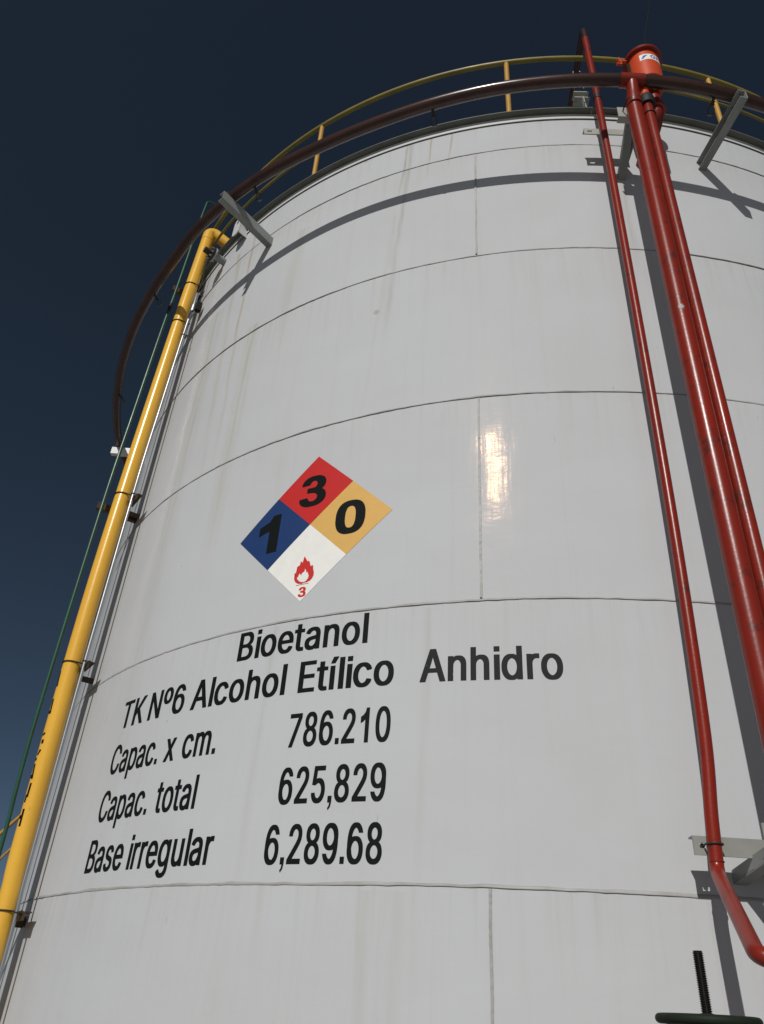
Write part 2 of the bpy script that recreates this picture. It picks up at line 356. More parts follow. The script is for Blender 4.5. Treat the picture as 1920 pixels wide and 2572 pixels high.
# top angle: upright leg lapped on the shell, flat leg sticking outwards
rm = MB(); rm.sweep([(4.996, 8.668), (5.010, 8.668), (5.010, 8.745), (5.072, 8.747), (5.072, 8.757), (4.996, 8.757)], -180, 180, 240)
tag(rm.build('rim_angle', 'rim', tank), 'grey angle ring round the top edge')
rs = MB(); rs.sweep([(5.009, 8.671), (5.0130, 8.672), (5.0130, 8.742), (5.009, 8.743)], -180, 180, 240); rs.build('rim_sunlit_strip', 'lug_sunlit_white', tank)  # white band paints in the sunlight on the upright leg
def lumps(n, step):
    # smooth closed random curve, values around 0..1
    k = max(3, n//step); kn = [random.random() for _ in range(k)]
    return [kn[int(i*k/n) % k]*(1-(i*k/n) % 1)+kn[(int(i*k/n)+1) % k]*((i*k/n) % 1) for i in range(n)]
for i, z in enumerate(SEAMS):
    w = MB(); n = 2400; amp_ = (0.55, 0.65, 0.85, 1.0, 1.0)[i]; A1 = lumps(n, 70); A2 = lumps(n, 9); A3 = lumps(n, 3); D1 = lumps(n, 40); D2 = lumps(n, 4); vs = []; fs = []
    for q in range(n):
        a = -180+360*q/n
        h = 0.0015+amp_*0.0095*max(0.0, (A1[q]*1.25-0.22))*(0.55+0.45*A2[q])+0.0022*A3[q]; dz = 0.005*(D1[q]-0.5)+0.0035*(D2[q]-0.5); up_ = 0.006+0.010*A2[q]
        for r, zz in ((4.996, z-0.005), (5.0005+h*0.9, z-0.005), (5.0005+h*0.85, z+0.001), (5.0005+h*0.35, z+up_*0.7), (4.996, z+up_)): vs.append(pol(r, a, zz+dz))
    for q in range(n):
        l = (q+1) % n
        for e in range(5): f_ = (e+1) % 5; fs.append((q*5+e, l*5+e, l*5+f_, q*5+f_))
    w.add(vs, fs); w.build('weld_seam', 'bead', tank, smooth=50)
for s0, z0, z1 in ((-0.247, 6.83, 8.25), (-0.246, 3.70, 5.27), (-0.222, 0.62, 2.14), (7.6, 5.3, 6.8), (7.6, 2.16, 3.67), (-8.1, 5.3, 6.8), (-8.1, 2.16, 3.67)):
    w = MB(); a = math.degrees(s0/TANK_R); n = 150; vs = []; fs = []
    for i in range(n+1):
        z = z0+(z1-z0)*i/n; jx = 0.0012*math.sin(i*0.13)+0.0007*random.uniform(-1, 1); hw = 0.0075+0.0006*random.uniform(-1, 1); h = 0.0052+0.0034*random.random()+(0.003 if i % 37 == 0 else 0)
        for k, (dx, dr) in enumerate(((-1, -0.004), (-0.92, h*0.9), (0, h), (0.92, h*0.9), (1, -0.004))):
            vs.append(pol(TANK_R+dr, a+math.degrees((dx*hw+jx)/TANK_R), z))
    for i in range(n):
        for k in range(4): fs.append((i*5+k, i*5+k+1, i*5+k+6, i*5+k+5))
    w.add(vs, fs); w.build('weld_seam', 'bead', tank, smooth=70, fix=False)
fb = MB(); fb.sweep([(4.0, 0.0), (5.35, 0.0), (5.30, 0.60), (4.0, 0.606)], -180, 180, 160)
tag(fb.build('foundation', 'concrete', origin=(0, TY, 0)), 'round concrete ring foundation under the white tank', 'foundation')

# ------------------------------------------------------------------ lettering
# outlines of the block letters used on the tank, in thousandths of an em: advance, closed loops
GL = {'B':[456,[[38,-4,44,-6,276,-6,310,-3,344,5,376,19,400,36,409,44,418,56,432,84,439,114,440,148,438,168,434,186,430,196,420,214,411,226,400,238,390,246,376,255,349,266,370,276,388,290,400,302,409,316,415,330,419,350,420,362,419,396,414,420,403,446,384,470,372,481,360,490,338,501,318,508,294,513,270,515,44,515,38,512],[147,64,148,225,238,225,262,222,280,216,292,209,307,196,317,186,324,174,329,162,333,144,333,132,330,118,323,102,314,89,304,80,292,74,282,70,252,64,236,63],[147,292,148,446,230,446,250,444,274,436,286,430,296,420,304,408,310,396,314,378,314,366,311,350,306,338,296,322,285,312,272,303,264,299,238,292,226,291]]],'o':[415,[[68,33,94,12,118,0,136,-7,156,-11,182,-14,232,-14,270,-9,298,0,314,8,330,18,341,28,358,44,378,74,386,92,393,110,401,148,403,172,403,202,399,242,393,266,386,284,376,306,365,322,344,346,330,358,314,368,298,376,278,383,246,389,182,390,146,385,118,376,102,368,88,359,62,336,50,322,39,304,29,284,22,266,16,240,13,218,12,172,14,148,17,130,22,110,29,92,48,59],[162,75,149,88,138,104,130,120,124,142,120,160,118,182,118,200,122,228,129,252,136,268,148,286,162,302,173,310,187,318,206,322,218,321,236,314,254,301,268,286,281,264,290,240,296,210,297,182,293,148,285,120,272,95,255,76,236,62,218,55,208,54,202,54,178,62]]],'e':[404,[[63,38,88,17,102,8,118,0,146,-9,170,-13,186,-14,248,-14,268,-11,286,-7,302,-2,324,9,340,20,356,34,370,51,380,68,387,86,387,94,386,96,324,111,290,111,284,108,277,94,267,82,259,72,248,64,236,59,220,54,212,53,198,55,180,61,170,67,156,78,142,94,132,110,127,122,122,140,119,160,120,163,386,163,392,165,392,224,389,248,384,272,376,294,368,310,357,328,342,344,328,356,308,369,292,377,272,384,252,388,230,390,180,390,148,386,132,382,116,376,102,369,84,357,61,336,48,320,36,300,28,282,21,262,16,240,13,218,12,172,16,134,25,102,32,84,43,64],[120,228,123,246,130,264,139,280,150,294,164,306,176,314,190,320,206,323,220,320,235,314,246,306,259,294,269,280,276,266,281,252,286,228,284,227]]],'t':[227,[[65,22,77,12,94,1,110,-5,130,-9,144,-10,206,-10,226,-6,234,-3,235,0,235,6,224,58,218,60,184,60,172,58,166,59,161,62,155,68,149,84,148,98,148,320,150,321,220,321,226,323,226,382,220,385,148,386,148,474,142,477,50,477,44,475,43,474,43,386,-10,385,-16,382,-16,323,-10,321,42,321,43,320,43,82,44,70,48,52,56,36]]],'a':[389,[[38,26,54,12,80,-3,106,-11,128,-15,184,-15,204,-13,228,-7,254,5,255,4,255,-4,260,-6,354,-6,359,-4,359,264,358,276,354,300,347,318,335,340,322,354,298,370,278,379,262,384,242,388,222,390,168,390,130,385,112,380,94,373,68,359,52,346,42,336,28,315,20,296,20,288,26,284,82,268,118,268,122,271,128,282,138,294,152,308,172,318,186,322,196,324,220,317,238,304,245,294,250,282,254,256,253,250,250,244,246,241,239,238,226,234,144,224,102,216,80,208,60,200,46,191,32,179,21,166,12,144,8,118,8,98,10,80,16,60,24,44],[128,71,119,84,115,96,114,106,116,118,120,128,126,136,132,142,146,151,166,157,190,161,254,170,254,138,249,114,236,90,220,72,200,60,190,56,172,52,146,59]]],'n':[410,[[32,-4,36,-6,130,-6,136,-4,136,230,140,258,148,280,158,294,166,301,186,315,210,321,232,315,250,302,264,282,272,258,274,238,274,-4,280,-6,374,-6,379,-4,379,254,377,274,372,302,364,324,351,344,334,361,318,373,298,381,278,387,260,390,202,390,184,388,158,381,134,369,134,382,128,385,36,385,31,382]]],'T':[449,[[172,-4,176,-6,272,-6,279,-2,279,446,434,446,439,450,439,512,436,514,432,515,16,515,10,512,10,450,14,446,170,446,171,444]]],'K':[467,[[38,-4,44,-6,140,-6,147,-4,147,162,190,208,196,213,350,-4,356,-6,464,-6,470,-4,471,4,468,7,268,288,469,504,469,512,462,515,348,515,342,513,148,302,146,306,147,512,140,515,44,515,38,512]]],'N':[523,[[38,-4,44,-6,140,-6,147,-4,146,341,180,286,364,-3,372,-6,480,-6,485,-4,484,513,480,515,384,515,377,512,376,170,158,512,152,515,44,515,38,512]]],'º':[335,[[44,256,66,238,90,226,116,218,142,215,194,215,224,219,246,226,262,234,284,250,304,272,318,296,327,324,331,356,330,394,324,424,313,452,296,475,278,493,264,502,246,511,218,520,194,523,142,523,108,518,92,512,78,506,50,487,30,466,17,442,8,414,4,382,5,342,11,310,17,294,25,280],[134,294,120,314,114,328,110,342,107,358,107,372,111,400,121,426,134,444,151,456,164,460,172,460,186,454,200,445,210,432,218,418,224,400,228,378,228,358,225,342,220,324,212,308,200,294,186,284,174,278,164,277,149,284]]],'6':[453,[[72,41,88,25,112,10,132,0,154,-7,176,-11,198,-13,254,-13,276,-11,298,-7,320,0,342,9,358,20,372,31,386,44,399,62,409,78,418,100,425,130,427,152,427,178,425,200,418,230,409,252,394,276,374,298,352,316,328,328,298,338,278,342,254,344,198,344,176,342,140,334,139,334,145,362,151,378,160,398,170,413,178,424,196,440,208,446,224,452,230,452,242,448,262,436,278,420,290,404,298,389,302,386,400,386,406,388,407,396,399,416,390,436,378,454,368,466,353,482,324,502,294,515,264,521,204,522,182,520,162,516,146,510,128,502,108,488,84,466,64,435,51,410,42,384,35,356,30,326,26,274,26,234,28,202,26,178,26,152,31,114,40,88,53,64],[186,77,174,90,164,104,154,122,149,136,141,162,136,188,141,210,151,234,160,247,173,260,188,272,204,279,226,283,248,279,264,272,278,262,288,252,301,236,310,216,316,194,319,172,318,148,312,120,304,100,289,80,274,65,254,54,248,53,242,56,228,57,212,61,198,68]]],'A':[480,[[-5,-4,2,-6,100,-6,106,-4,155,134,158,136,322,136,374,-4,380,-6,478,-6,484,-4,484,8,298,513,292,515,186,515,179,512,-5,8],[181,206,212,294,238,377,298,206]]],'c':[396,[[68,33,94,12,118,0,136,-7,156,-11,182,-14,234,-14,268,-10,282,-6,298,0,328,17,341,28,356,43,369,60,378,78,385,98,385,106,378,109,322,123,288,123,282,121,274,99,262,82,250,70,232,61,206,54,194,56,178,62,166,70,152,84,143,96,135,108,129,122,124,142,118,174,118,200,121,224,126,244,136,268,146,284,162,302,173,310,187,318,208,322,228,318,240,313,249,306,261,294,274,276,281,258,286,256,322,256,376,270,384,273,383,284,371,312,358,332,340,350,312,369,292,378,276,384,256,388,234,390,182,390,146,385,118,376,102,368,86,358,72,346,58,332,38,303,29,284,22,266,16,240,13,218,12,172,14,148,17,130,22,110,29,92,48,59]]],'h':[410,[[32,-4,36,-6,130,-6,136,-4,136,230,140,258,148,280,158,294,166,301,186,315,210,321,232,315,250,302,264,282,272,258,274,238,274,-4,280,-6,372,-6,379,-2,379,254,374,294,364,324,350,346,340,356,330,365,308,378,278,387,252,390,202,390,190,389,164,383,136,371,136,512,130,515,36,515,31,512]]],'E':[419,[[38,-4,44,-6,390,-6,397,-4,397,60,392,63,148,63,147,66,148,223,370,223,377,226,377,288,372,292,147,292,147,446,390,446,394,450,394,513,388,515,44,515,38,512]]],'í':[167,[[32,-4,36,-6,130,-6,136,-2,136,382,132,385,36,385,31,382],[36,426,42,423,124,423,128,425,194,524,194,532,188,535,88,535,82,533,36,434]]],'C':[510,[[86,56,104,38,128,21,156,6,180,-3,204,-9,226,-12,292,-13,316,-11,334,-8,350,-4,380,7,400,17,420,30,436,44,452,61,470,86,484,116,490,132,495,156,495,162,492,165,488,166,390,166,386,164,378,138,367,118,356,104,340,88,321,76,298,66,270,60,254,62,228,69,206,80,184,98,164,120,148,146,137,174,129,206,125,238,126,278,131,314,139,340,152,370,168,395,187,414,214,433,240,444,264,449,278,448,310,439,330,428,348,414,363,398,377,374,386,344,390,342,488,342,494,344,495,352,489,378,482,398,474,416,462,435,451,450,426,473,406,488,384,500,364,508,338,516,316,520,294,522,226,521,204,518,180,512,156,503,138,494,124,486,104,470,78,443,62,422,50,402,42,384,31,356,24,326,21,308,18,268,18,240,23,188,29,160,36,138,42,124,56,96,70,74]]],'p':[424,[[32,-147,36,-149,130,-149,136,-146,136,8,166,-7,192,-13,254,-14,284,-10,314,0,342,17,364,38,384,64,392,80,400,100,405,120,410,148,412,174,412,204,408,244,403,266,397,284,392,298,382,314,370,332,358,347,342,360,330,368,308,379,292,384,274,388,254,390,202,390,180,388,160,382,134,368,134,382,128,385,36,385,31,382],[178,74,165,88,155,102,147,118,140,142,136,164,135,184,135,204,139,232,144,250,151,268,158,282,168,294,182,308,194,315,216,322,226,322,246,315,264,302,278,286,291,266,299,242,305,214,306,184,303,152,295,122,284,100,273,84,264,75,248,63,232,57,220,55,196,61]]],'x':[379,[[0,-4,6,-6,106,-6,112,-4,190,111,266,-4,272,-6,372,-6,379,-4,379,6,249,192,373,374,373,382,366,385,266,385,260,383,211,310,190,277,122,383,116,385,14,385,8,382,8,374,130,194,0,6]]],'m':[610,[[32,-4,36,-6,130,-6,136,-4,136,240,138,260,144,278,158,300,168,308,178,315,189,320,200,322,218,317,228,310,236,302,246,287,251,270,252,260,252,-4,258,-6,352,-6,356,-4,357,248,359,264,367,286,380,303,396,316,418,322,438,317,452,308,460,300,466,290,473,268,474,254,474,-4,480,-6,574,-6,578,-4,579,268,577,288,573,306,566,326,559,338,548,353,540,361,520,376,504,383,490,388,462,392,412,392,394,390,380,387,366,382,348,374,334,365,320,353,304,370,290,379,272,387,254,391,196,392,184,391,160,384,134,372,134,382,128,385,36,385,32,383]]],'7':[453,[[76,-4,82,-6,180,-6,188,-3,413,444,412,513,406,515,46,515,40,512,40,450,44,446,296,446,297,444,76,6]]],'8':[453,[[64,42,82,26,98,15,122,3,144,-5,168,-10,190,-13,262,-13,284,-10,308,-5,330,3,348,11,364,22,380,34,394,50,405,66,416,88,420,104,423,124,422,156,416,182,403,210,387,232,366,250,336,266,357,280,372,292,385,310,393,324,399,340,403,358,404,370,403,402,397,426,391,440,382,456,362,478,338,497,304,512,274,520,252,522,200,522,172,519,156,515,138,509,108,493,96,484,82,472,65,450,54,424,49,402,48,370,53,340,62,318,76,297,92,281,117,266,88,251,75,242,64,231,54,218,44,202,38,188,33,170,30,146,30,124,34,96,44,70,52,58],[162,82,151,94,144,108,139,126,137,140,139,156,144,170,154,188,166,202,178,212,193,220,210,225,226,228,242,225,260,219,278,209,291,196,300,186,309,170,314,152,315,138,313,122,308,108,301,94,289,82,278,72,263,64,242,58,224,56,206,59,186,66,174,72],[182,316,171,328,162,342,158,356,155,368,155,382,158,396,161,406,170,422,181,434,190,441,216,451,226,452,232,452,246,448,262,441,274,431,284,420,291,406,295,394,297,378,296,364,292,348,285,334,272,318,260,308,245,302,230,298,218,298,202,303,190,309]]],'2':[453,[[42,-4,48,-6,404,-6,411,-4,411,60,406,63,183,64,301,188,346,239,365,264,376,280,387,300,397,324,402,350,403,382,400,406,394,428,383,450,366,472,350,487,328,501,298,514,264,521,198,522,168,518,140,509,120,500,106,491,86,474,74,460,62,443,52,420,46,396,44,360,48,356,142,356,146,357,149,360,150,378,155,398,161,410,170,422,180,433,194,443,204,448,222,452,238,450,254,444,266,436,278,425,286,416,293,400,297,386,298,370,295,348,289,330,276,308,260,286,234,256,42,52]]],'0':[453,[[90,36,108,20,126,8,150,-3,170,-9,204,-13,252,-13,280,-10,302,-4,312,0,330,9,346,20,363,36,377,52,389,72,397,86,406,108,414,134,420,162,425,200,427,234,427,274,425,308,418,356,411,384,401,412,390,436,378,454,362,473,352,482,334,496,312,508,282,518,250,522,194,522,162,516,146,510,128,502,101,482,85,466,77,456,57,424,48,400,39,374,30,326,26,274,26,234,28,200,35,152,42,124,49,104,57,84,69,64],[186,77,173,90,160,110,149,136,140,166,135,194,131,232,131,264,133,302,137,328,145,362,152,382,164,406,178,424,196,440,213,448,228,452,248,446,270,430,286,410,295,396,303,378,314,338,320,302,322,264,322,232,320,206,313,166,302,128,288,101,270,79,250,65,242,61,228,58,204,64]]],'5':[453,[[76,38,90,25,110,11,130,1,158,-8,194,-13,260,-12,278,-9,298,-4,332,11,360,32,373,46,385,62,400,90,409,118,413,150,413,176,409,206,402,232,390,258,374,282,357,300,334,316,314,326,284,336,254,340,204,340,182,337,160,331,159,332,173,446,384,446,388,450,388,513,382,515,80,515,74,512,45,258,45,250,56,246,110,240,144,240,150,242,170,256,194,265,218,270,234,266,248,260,264,251,277,238,286,227,295,212,301,196,305,178,306,164,305,146,301,130,292,108,283,94,272,81,254,68,238,61,222,58,206,60,192,65,172,79,156,98,148,114,144,134,140,136,44,136,40,135,38,132,39,118,41,102,46,86,58,62]]],'9':[453,[[92,35,108,21,128,8,148,-2,162,-7,182,-11,202,-13,264,-12,282,-9,302,-3,324,7,336,14,352,26,368,42,379,56,390,74,402,100,411,124,418,152,423,182,427,236,427,274,425,306,427,332,426,370,422,394,417,412,409,430,400,446,387,462,374,476,358,489,340,500,308,513,288,518,268,521,200,522,176,520,154,516,134,510,118,503,102,494,88,484,72,470,62,459,44,430,35,408,28,378,26,356,26,332,28,308,35,278,44,256,59,232,79,210,102,193,124,181,154,171,176,167,200,165,254,165,278,167,313,176,314,174,308,146,302,130,293,110,284,96,274,85,258,69,245,62,230,57,222,57,210,61,191,72,174,89,163,104,156,120,150,123,54,123,48,121,46,120,47,110,62,76,75,54],[170,251,157,266,148,280,141,300,136,320,134,338,134,356,137,374,144,398,153,416,164,430,180,444,194,452,204,456,210,453,226,452,244,446,262,437,276,422,289,406,301,382,311,352,317,320,309,290,297,268,280,249,264,237,248,230,226,226,208,229,188,237]]],'r':[259,[[32,-4,36,-6,130,-6,136,-4,136,238,140,262,148,280,157,292,167,302,180,311,192,315,206,318,226,316,258,316,264,318,265,386,264,388,260,390,238,391,188,391,164,387,134,374,134,382,128,385,36,385,31,382]]],'g':[425,[[52,-107,68,-121,84,-131,104,-141,126,-149,164,-156,234,-157,258,-155,280,-151,302,-145,316,-139,336,-129,350,-118,360,-108,372,-94,381,-80,388,-60,392,-42,394,-22,394,383,388,385,296,385,291,382,290,368,262,383,236,389,172,390,152,388,120,380,90,365,68,347,49,324,37,306,30,291,19,258,13,220,12,176,16,138,22,114,34,84,49,60,61,46,71,36,96,20,122,8,148,1,170,-1,236,0,256,4,288,20,289,18,289,-14,286,-30,282,-44,270,-61,260,-71,246,-80,230,-86,210,-90,200,-89,182,-86,167,-80,152,-70,138,-55,122,-37,118,-35,84,-35,30,-66,29,-74,32,-80,41,-94],[156,89,143,104,136,116,127,136,122,156,118,180,118,198,119,216,123,236,129,254,140,278,150,292,162,304,172,312,188,319,204,322,214,321,232,315,250,301,261,290,268,280,279,258,286,230,290,198,289,168,285,146,275,118,266,102,252,86,232,74,208,67,198,67,176,75]]],'u':[410,[[65,28,80,15,104,1,124,-6,150,-11,206,-11,226,-9,250,-2,276,10,276,-4,282,-6,374,-6,378,-4,378,383,374,385,280,385,274,382,274,150,271,128,264,106,254,90,246,79,234,70,224,64,200,58,178,64,160,78,152,88,146,98,138,120,136,140,136,382,130,385,36,385,32,383,31,126,32,110,36,86,41,68,51,48]]],'s':[365,[[42,32,54,20,68,10,86,0,102,-6,126,-11,146,-14,208,-14,244,-10,278,0,308,17,322,28,330,38,342,55,347,66,351,80,353,96,353,116,350,138,342,156,333,170,314,187,304,194,282,204,256,213,178,232,154,241,144,248,138,256,133,266,131,276,135,292,140,300,146,308,152,313,165,320,186,325,206,321,220,313,234,296,246,274,250,271,286,271,342,284,346,286,346,294,337,318,320,344,304,360,290,369,274,377,258,383,242,387,212,390,146,389,114,383,82,369,62,356,44,337,34,319,28,304,25,284,25,264,27,248,31,234,36,222,46,209,56,199,68,189,98,174,126,165,200,148,221,140,230,134,238,124,243,114,246,104,244,92,240,84,234,76,222,66,204,57,182,52,158,58,150,62,138,70,128,82,120,96,116,110,112,113,76,113,20,100,14,96,14,90,18,74,28,50]]],'d':[424,[[62,36,82,17,104,3,128,-7,158,-13,220,-14,240,-12,262,-6,290,10,291,8,291,-4,296,-6,388,-6,394,-4,394,513,388,515,296,515,289,512,288,369,260,384,236,389,172,390,150,388,118,379,90,365,68,347,49,324,31,292,24,274,18,254,13,220,12,174,16,134,24,102,32,82,42,62],[160,75,148,88,138,104,129,126,123,144,119,166,118,184,118,204,122,230,129,256,135,270,144,284,152,294,166,307,180,316,198,322,210,322,228,316,247,304,264,286,276,264,285,236,290,204,290,174,286,148,279,124,265,94,248,74,231,62,214,56,202,55,180,61]]],'3':[453,[[64,42,82,26,98,15,122,3,144,-5,168,-10,190,-13,262,-13,284,-10,308,-5,330,3,348,11,364,22,380,34,394,50,405,66,416,88,420,104,423,124,422,156,416,182,403,210,387,232,366,250,336,266,357,280,372,292,385,310,393,324,399,340,403,358,404,370,403,402,397,426,391,440,382,456,362,478,338,497,304,512,274,520,252,522,200,522,172,519,156,515,138,509,108,493,96,484,82,472,65,450,57,432,50,408,48,386,54,382,152,382,156,384,160,402,167,416,180,433,196,444,222,452,226,452,236,451,256,444,268,436,280,425,286,416,291,406,295,394,297,378,294,354,290,344,283,330,270,317,256,306,148,306,144,304,143,240,148,237,198,237,200,236,200,232,204,229,222,228,242,225,258,220,266,216,286,202,300,186,311,164,315,140,313,122,308,108,301,94,290,82,278,72,266,66,246,59,228,56,212,58,192,64,179,70,166,78,157,88,148,99,141,116,138,130,132,134,34,134,30,132,30,124,32,106,36,90,47,66]]],'G':[520,[[86,55,105,36,126,21,156,6,180,-3,204,-9,228,-12,294,-13,338,-8,362,-1,384,7,400,15,420,28,442,47,454,59,466,77,479,98,488,120,495,144,499,170,500,188,500,258,498,261,494,262,268,262,262,260,261,196,264,194,268,193,390,193,393,192,389,166,382,144,370,120,356,102,336,83,320,73,298,65,270,60,244,64,214,75,190,92,171,112,152,138,139,168,129,206,125,238,126,278,131,314,139,340,152,370,171,398,190,417,216,435,240,444,264,449,275,448,306,439,328,428,344,415,361,396,373,376,386,346,390,343,490,343,496,345,496,354,493,368,486,390,478,406,467,426,457,442,432,468,412,483,392,496,366,507,342,515,316,520,292,522,230,522,202,518,178,512,158,504,140,496,126,488,106,473,76,443,61,422,49,402,40,382,31,356,21,308,18,268,18,240,23,188,27,168,36,138,46,114,56,96,70,74]]],'P':[445,[[38,-4,44,-6,140,-6,147,-4,148,180,264,180,288,182,314,187,336,194,362,208,385,226,403,246,415,268,422,286,427,304,431,336,431,360,429,380,422,410,415,428,408,442,390,464,368,482,346,496,326,504,306,510,278,514,262,515,44,515,38,512],[147,248,147,446,222,446,238,445,266,438,276,435,286,428,301,414,311,398,318,380,322,358,322,338,318,316,312,300,303,284,293,274,280,263,268,257,254,252,224,248]]],'M':[628,[[38,-4,44,-6,138,-6,144,-4,144,295,264,-4,270,-6,358,-6,364,-4,365,-2,482,295,482,-4,488,-6,584,-6,590,-4,590,513,584,515,460,515,454,512,314,148,303,182,174,512,168,515,44,515,38,513]]],'H':[517,[[38,-4,44,-6,140,-6,147,-4,147,224,148,226,370,226,370,-4,376,-6,474,-6,479,-4,478,513,474,515,376,515,370,512,370,298,368,295,148,295,147,512,140,515,44,515,38,512]]],'l':[147,[[38,-7,147,-7,147,516,38,516]]],'i':[147,[[38,-7,147,-7,147,385,38,385],[38,432,147,432,147,516,38,516]]],'.':[157,[[38,-7,147,-7,147,84,38,84]]],',':[157,[[38,-7,92,-7,84,-52,50,-84,72,-112,128,-66,147,0,147,84,38,84]]],'1':[453,[[205,-7,315,-7,315,516,228,516,205,455,150,408,82,380,82,285,150,303,205,338]]],'3b':[453,[[52,36,66,21,86,7,112,-6,138,-15,164,-21,182,-23,256,-24,280,-22,308,-17,328,-11,354,0,376,13,392,26,407,42,416,56,430,84,436,110,437,150,433,176,424,202,415,218,406,232,388,250,364,268,375,276,390,293,403,312,411,330,416,348,418,366,417,406,411,432,395,462,386,473,374,487,352,503,320,520,300,526,276,531,256,533,196,533,176,531,138,522,105,506,90,496,78,486,56,461,43,438,38,422,35,406,34,380,38,376,46,372,52,371,154,371,162,374,169,378,175,400,188,422,202,433,224,441,232,440,250,433,260,426,268,416,275,406,279,394,282,374,277,350,266,333,260,325,248,317,146,317,132,312,129,306,129,236,132,231,140,228,146,226,186,226,190,223,196,220,232,216,254,208,275,194,287,178,294,166,297,156,300,138,298,126,293,110,288,102,278,90,256,74,238,69,226,67,212,69,196,74,174,90,164,101,159,110,151,138,144,143,134,145,32,145,24,142,18,140,16,134,17,108,21,90,26,74,34,58]]],'0b':[453,[[425,254,423,319,415,365,403,404,386,438,364,466,338,488,307,503,271,513,220,516,169,513,133,503,102,488,76,466,54,438,37,404,25,365,17,319,15,254,17,189,25,143,37,104,54,70,76,42,102,20,133,5,169,-5,220,-8,271,-5,307,5,338,20,364,42,386,70,403,104,415,143,423,189],[292,254,291,295,289,325,284,350,278,372,271,390,261,404,251,414,238,420,220,422,202,420,189,414,179,404,169,390,162,372,156,350,151,325,149,295,148,254,149,213,151,183,156,158,162,136,169,118,179,104,189,94,202,88,220,86,238,88,251,94,261,104,271,118,278,136,284,158,289,183,291,213]]]}
from mathutils.geometry import tessellate_polygon
_tc = {}
def glyphs(txt, bold=False, track=14):
    key = (txt, bold)
    if key in _tc: return _tc[key]
    vs = []; fs = []; x = 0
    for ch in txt:
        adv, loops = GL[ch+'b' if bold else ch]
        L = [[Vector((l[i]+x, l[i+1], 0)) for i in range(0, len(l), 2)] for l in loops]
        fl = [p for l in L for p in l]; o = len(vs)
        if ch == 'i' or ch == 'í':
            for l in L:
                o = len(vs); vs += [(p.x, p.y) for p in l]; fs += [tuple(q+o for q in t) for t in tessellate_polygon([l])]
        else:
            vs += [(p.x, p.y) for p in fl]; fs += [tuple(q+o for q in t) for t in tessellate_polygon(L)]
        x += adv+track
    _tc[key] = (vs, fs); return vs, fs
def onshell(s, z, lift): return pol(TANK_R+lift, math.degrees(s/TANK_R), z)
def word(mb, txt, s0, s1, zb, h, bold=False, lift=0.0015, mi=0, fit=False):
    vs, fs = glyphs(txt, bold); xs = [v[0] for v in vs]; x0, x1 = min(xs), max(xs); y0, y1 = -7, 516
    if fit: ys = [v[1] for v in vs]; y0, y1 = min(ys), max(ys)
    P = [onshell(s0+(x-x0)/(x1-x0)*(s1-s0), zb+(y-y0)/(y1-y0)*h, lift) for x, y in vs]
    mb.add(P, fs, mi)
def lettering(words, label, mat='ink', h=0.199):
    mb = MB()
    for w in words: word(mb, *w, h)
    tag(mb.build('lettering', mat, tank, smooth=0, fix=False), label)
lettering([('Bioetanol', -1.893, -0.937, 3.462)], 'black word Bioetanol under the hazard diamond')
lettering([('TK', -3.052, -2.762, 3.190), ('Nº6', -2.701, -2.319, 3.190), ('Alcohol', -2.247, -1.471, 3.188), ('Etílico', -1.378, -0.758, 3.187)], 'black lettering TK Nº6 Alcohol Etílico')
lettering([('Anhidro', -0.602, 0.197, 3.190)], 'worn greyish black word Anhidro', 'ink_worn')
lettering([('Capac.', -3.050, -2.479, 2.872), ('x', -2.413, -2.313, 2.874), ('cm.', -2.243, -1.944, 2.876)], 'black lettering Capac. x cm.')
lettering([('786.210', -1.402, -0.761, 2.862)], 'black number 786.210')
lettering([('Capac.', -3.050, -2.475, 2.562), ('total', -2.399, -2.034, 2.562)], 'black lettering Capac. total')
lettering([('625,829', -1.420, -0.770, 2.548)], 'black number 625,829')
lettering([('Base', -3.048, -2.617, 2.253), ('irregular', -2.556, -1.826, 2.250)], 'black lettering Base irregular')
lettering([('6,289.68', -1.463, -0.771, 2.242)], 'black number 6,289.68')

# ------------------------------------------------------------------ hazard diamond
DC = (-1.4445, 4.403); DH, DV = 0.616, 0.592
dia = thing('hazard_diamond', 'four colour hazard diamond sticker above the word Bioetanol on the white tank', 'hazard sign', onshell(DC[0], DC[1]-DV, 0.002))
def quad(name, mat, c, label):
    # one square of the diamond standing on its corner, centre c in units of the half diagonals
    n = 8; mb = MB(); vs = []; fs = []
    gp = 0.5
    for i in range(n+1):
        for j in range(n+1):
            u, v = i/n-0.5, j/n-0.5
            vs.append(onshell(DC[0]+DH*(c[0]+(u+v)*gp), DC[1]+DV*(c[1]+(v-u)*gp), 0.0018))
    for i in range(n):
        for j in range(n): fs.append((i*(n+1)+j, (i+1)*(n+1)+j, (i+1)*(n+1)+j+1, i*(n+1)+j+1))
    mb.add(vs, fs); return tag(mb.build(name, mat, dia, smooth=60, fix=False), label)
qr = quad('panel', 's_red', (0, 0.5), 'red top panel'); qb = quad('panel', 's_blue', (-0.5, 0), 'blue left panel')
qy = quad('panel', 's_yellow', (0.5, 0), 'yellow right panel'); qw = quad('panel', 's_white', (0, -0.5), 'white bottom panel')
def numeral(txt, s0, s1, z0, z1, par, mat='ink'):
    mb = MB(); word(mb, txt, s0, s1, z0, z1-z0, True, 0.0030, fit=True); return mb.build('numeral', mat, par, smooth=0, fix=False)
numeral('3', -1.564, -1.345, 4.556, 4.822, qr); numeral('0', -1.244, -1.021, 4.264, 4.536, qy)
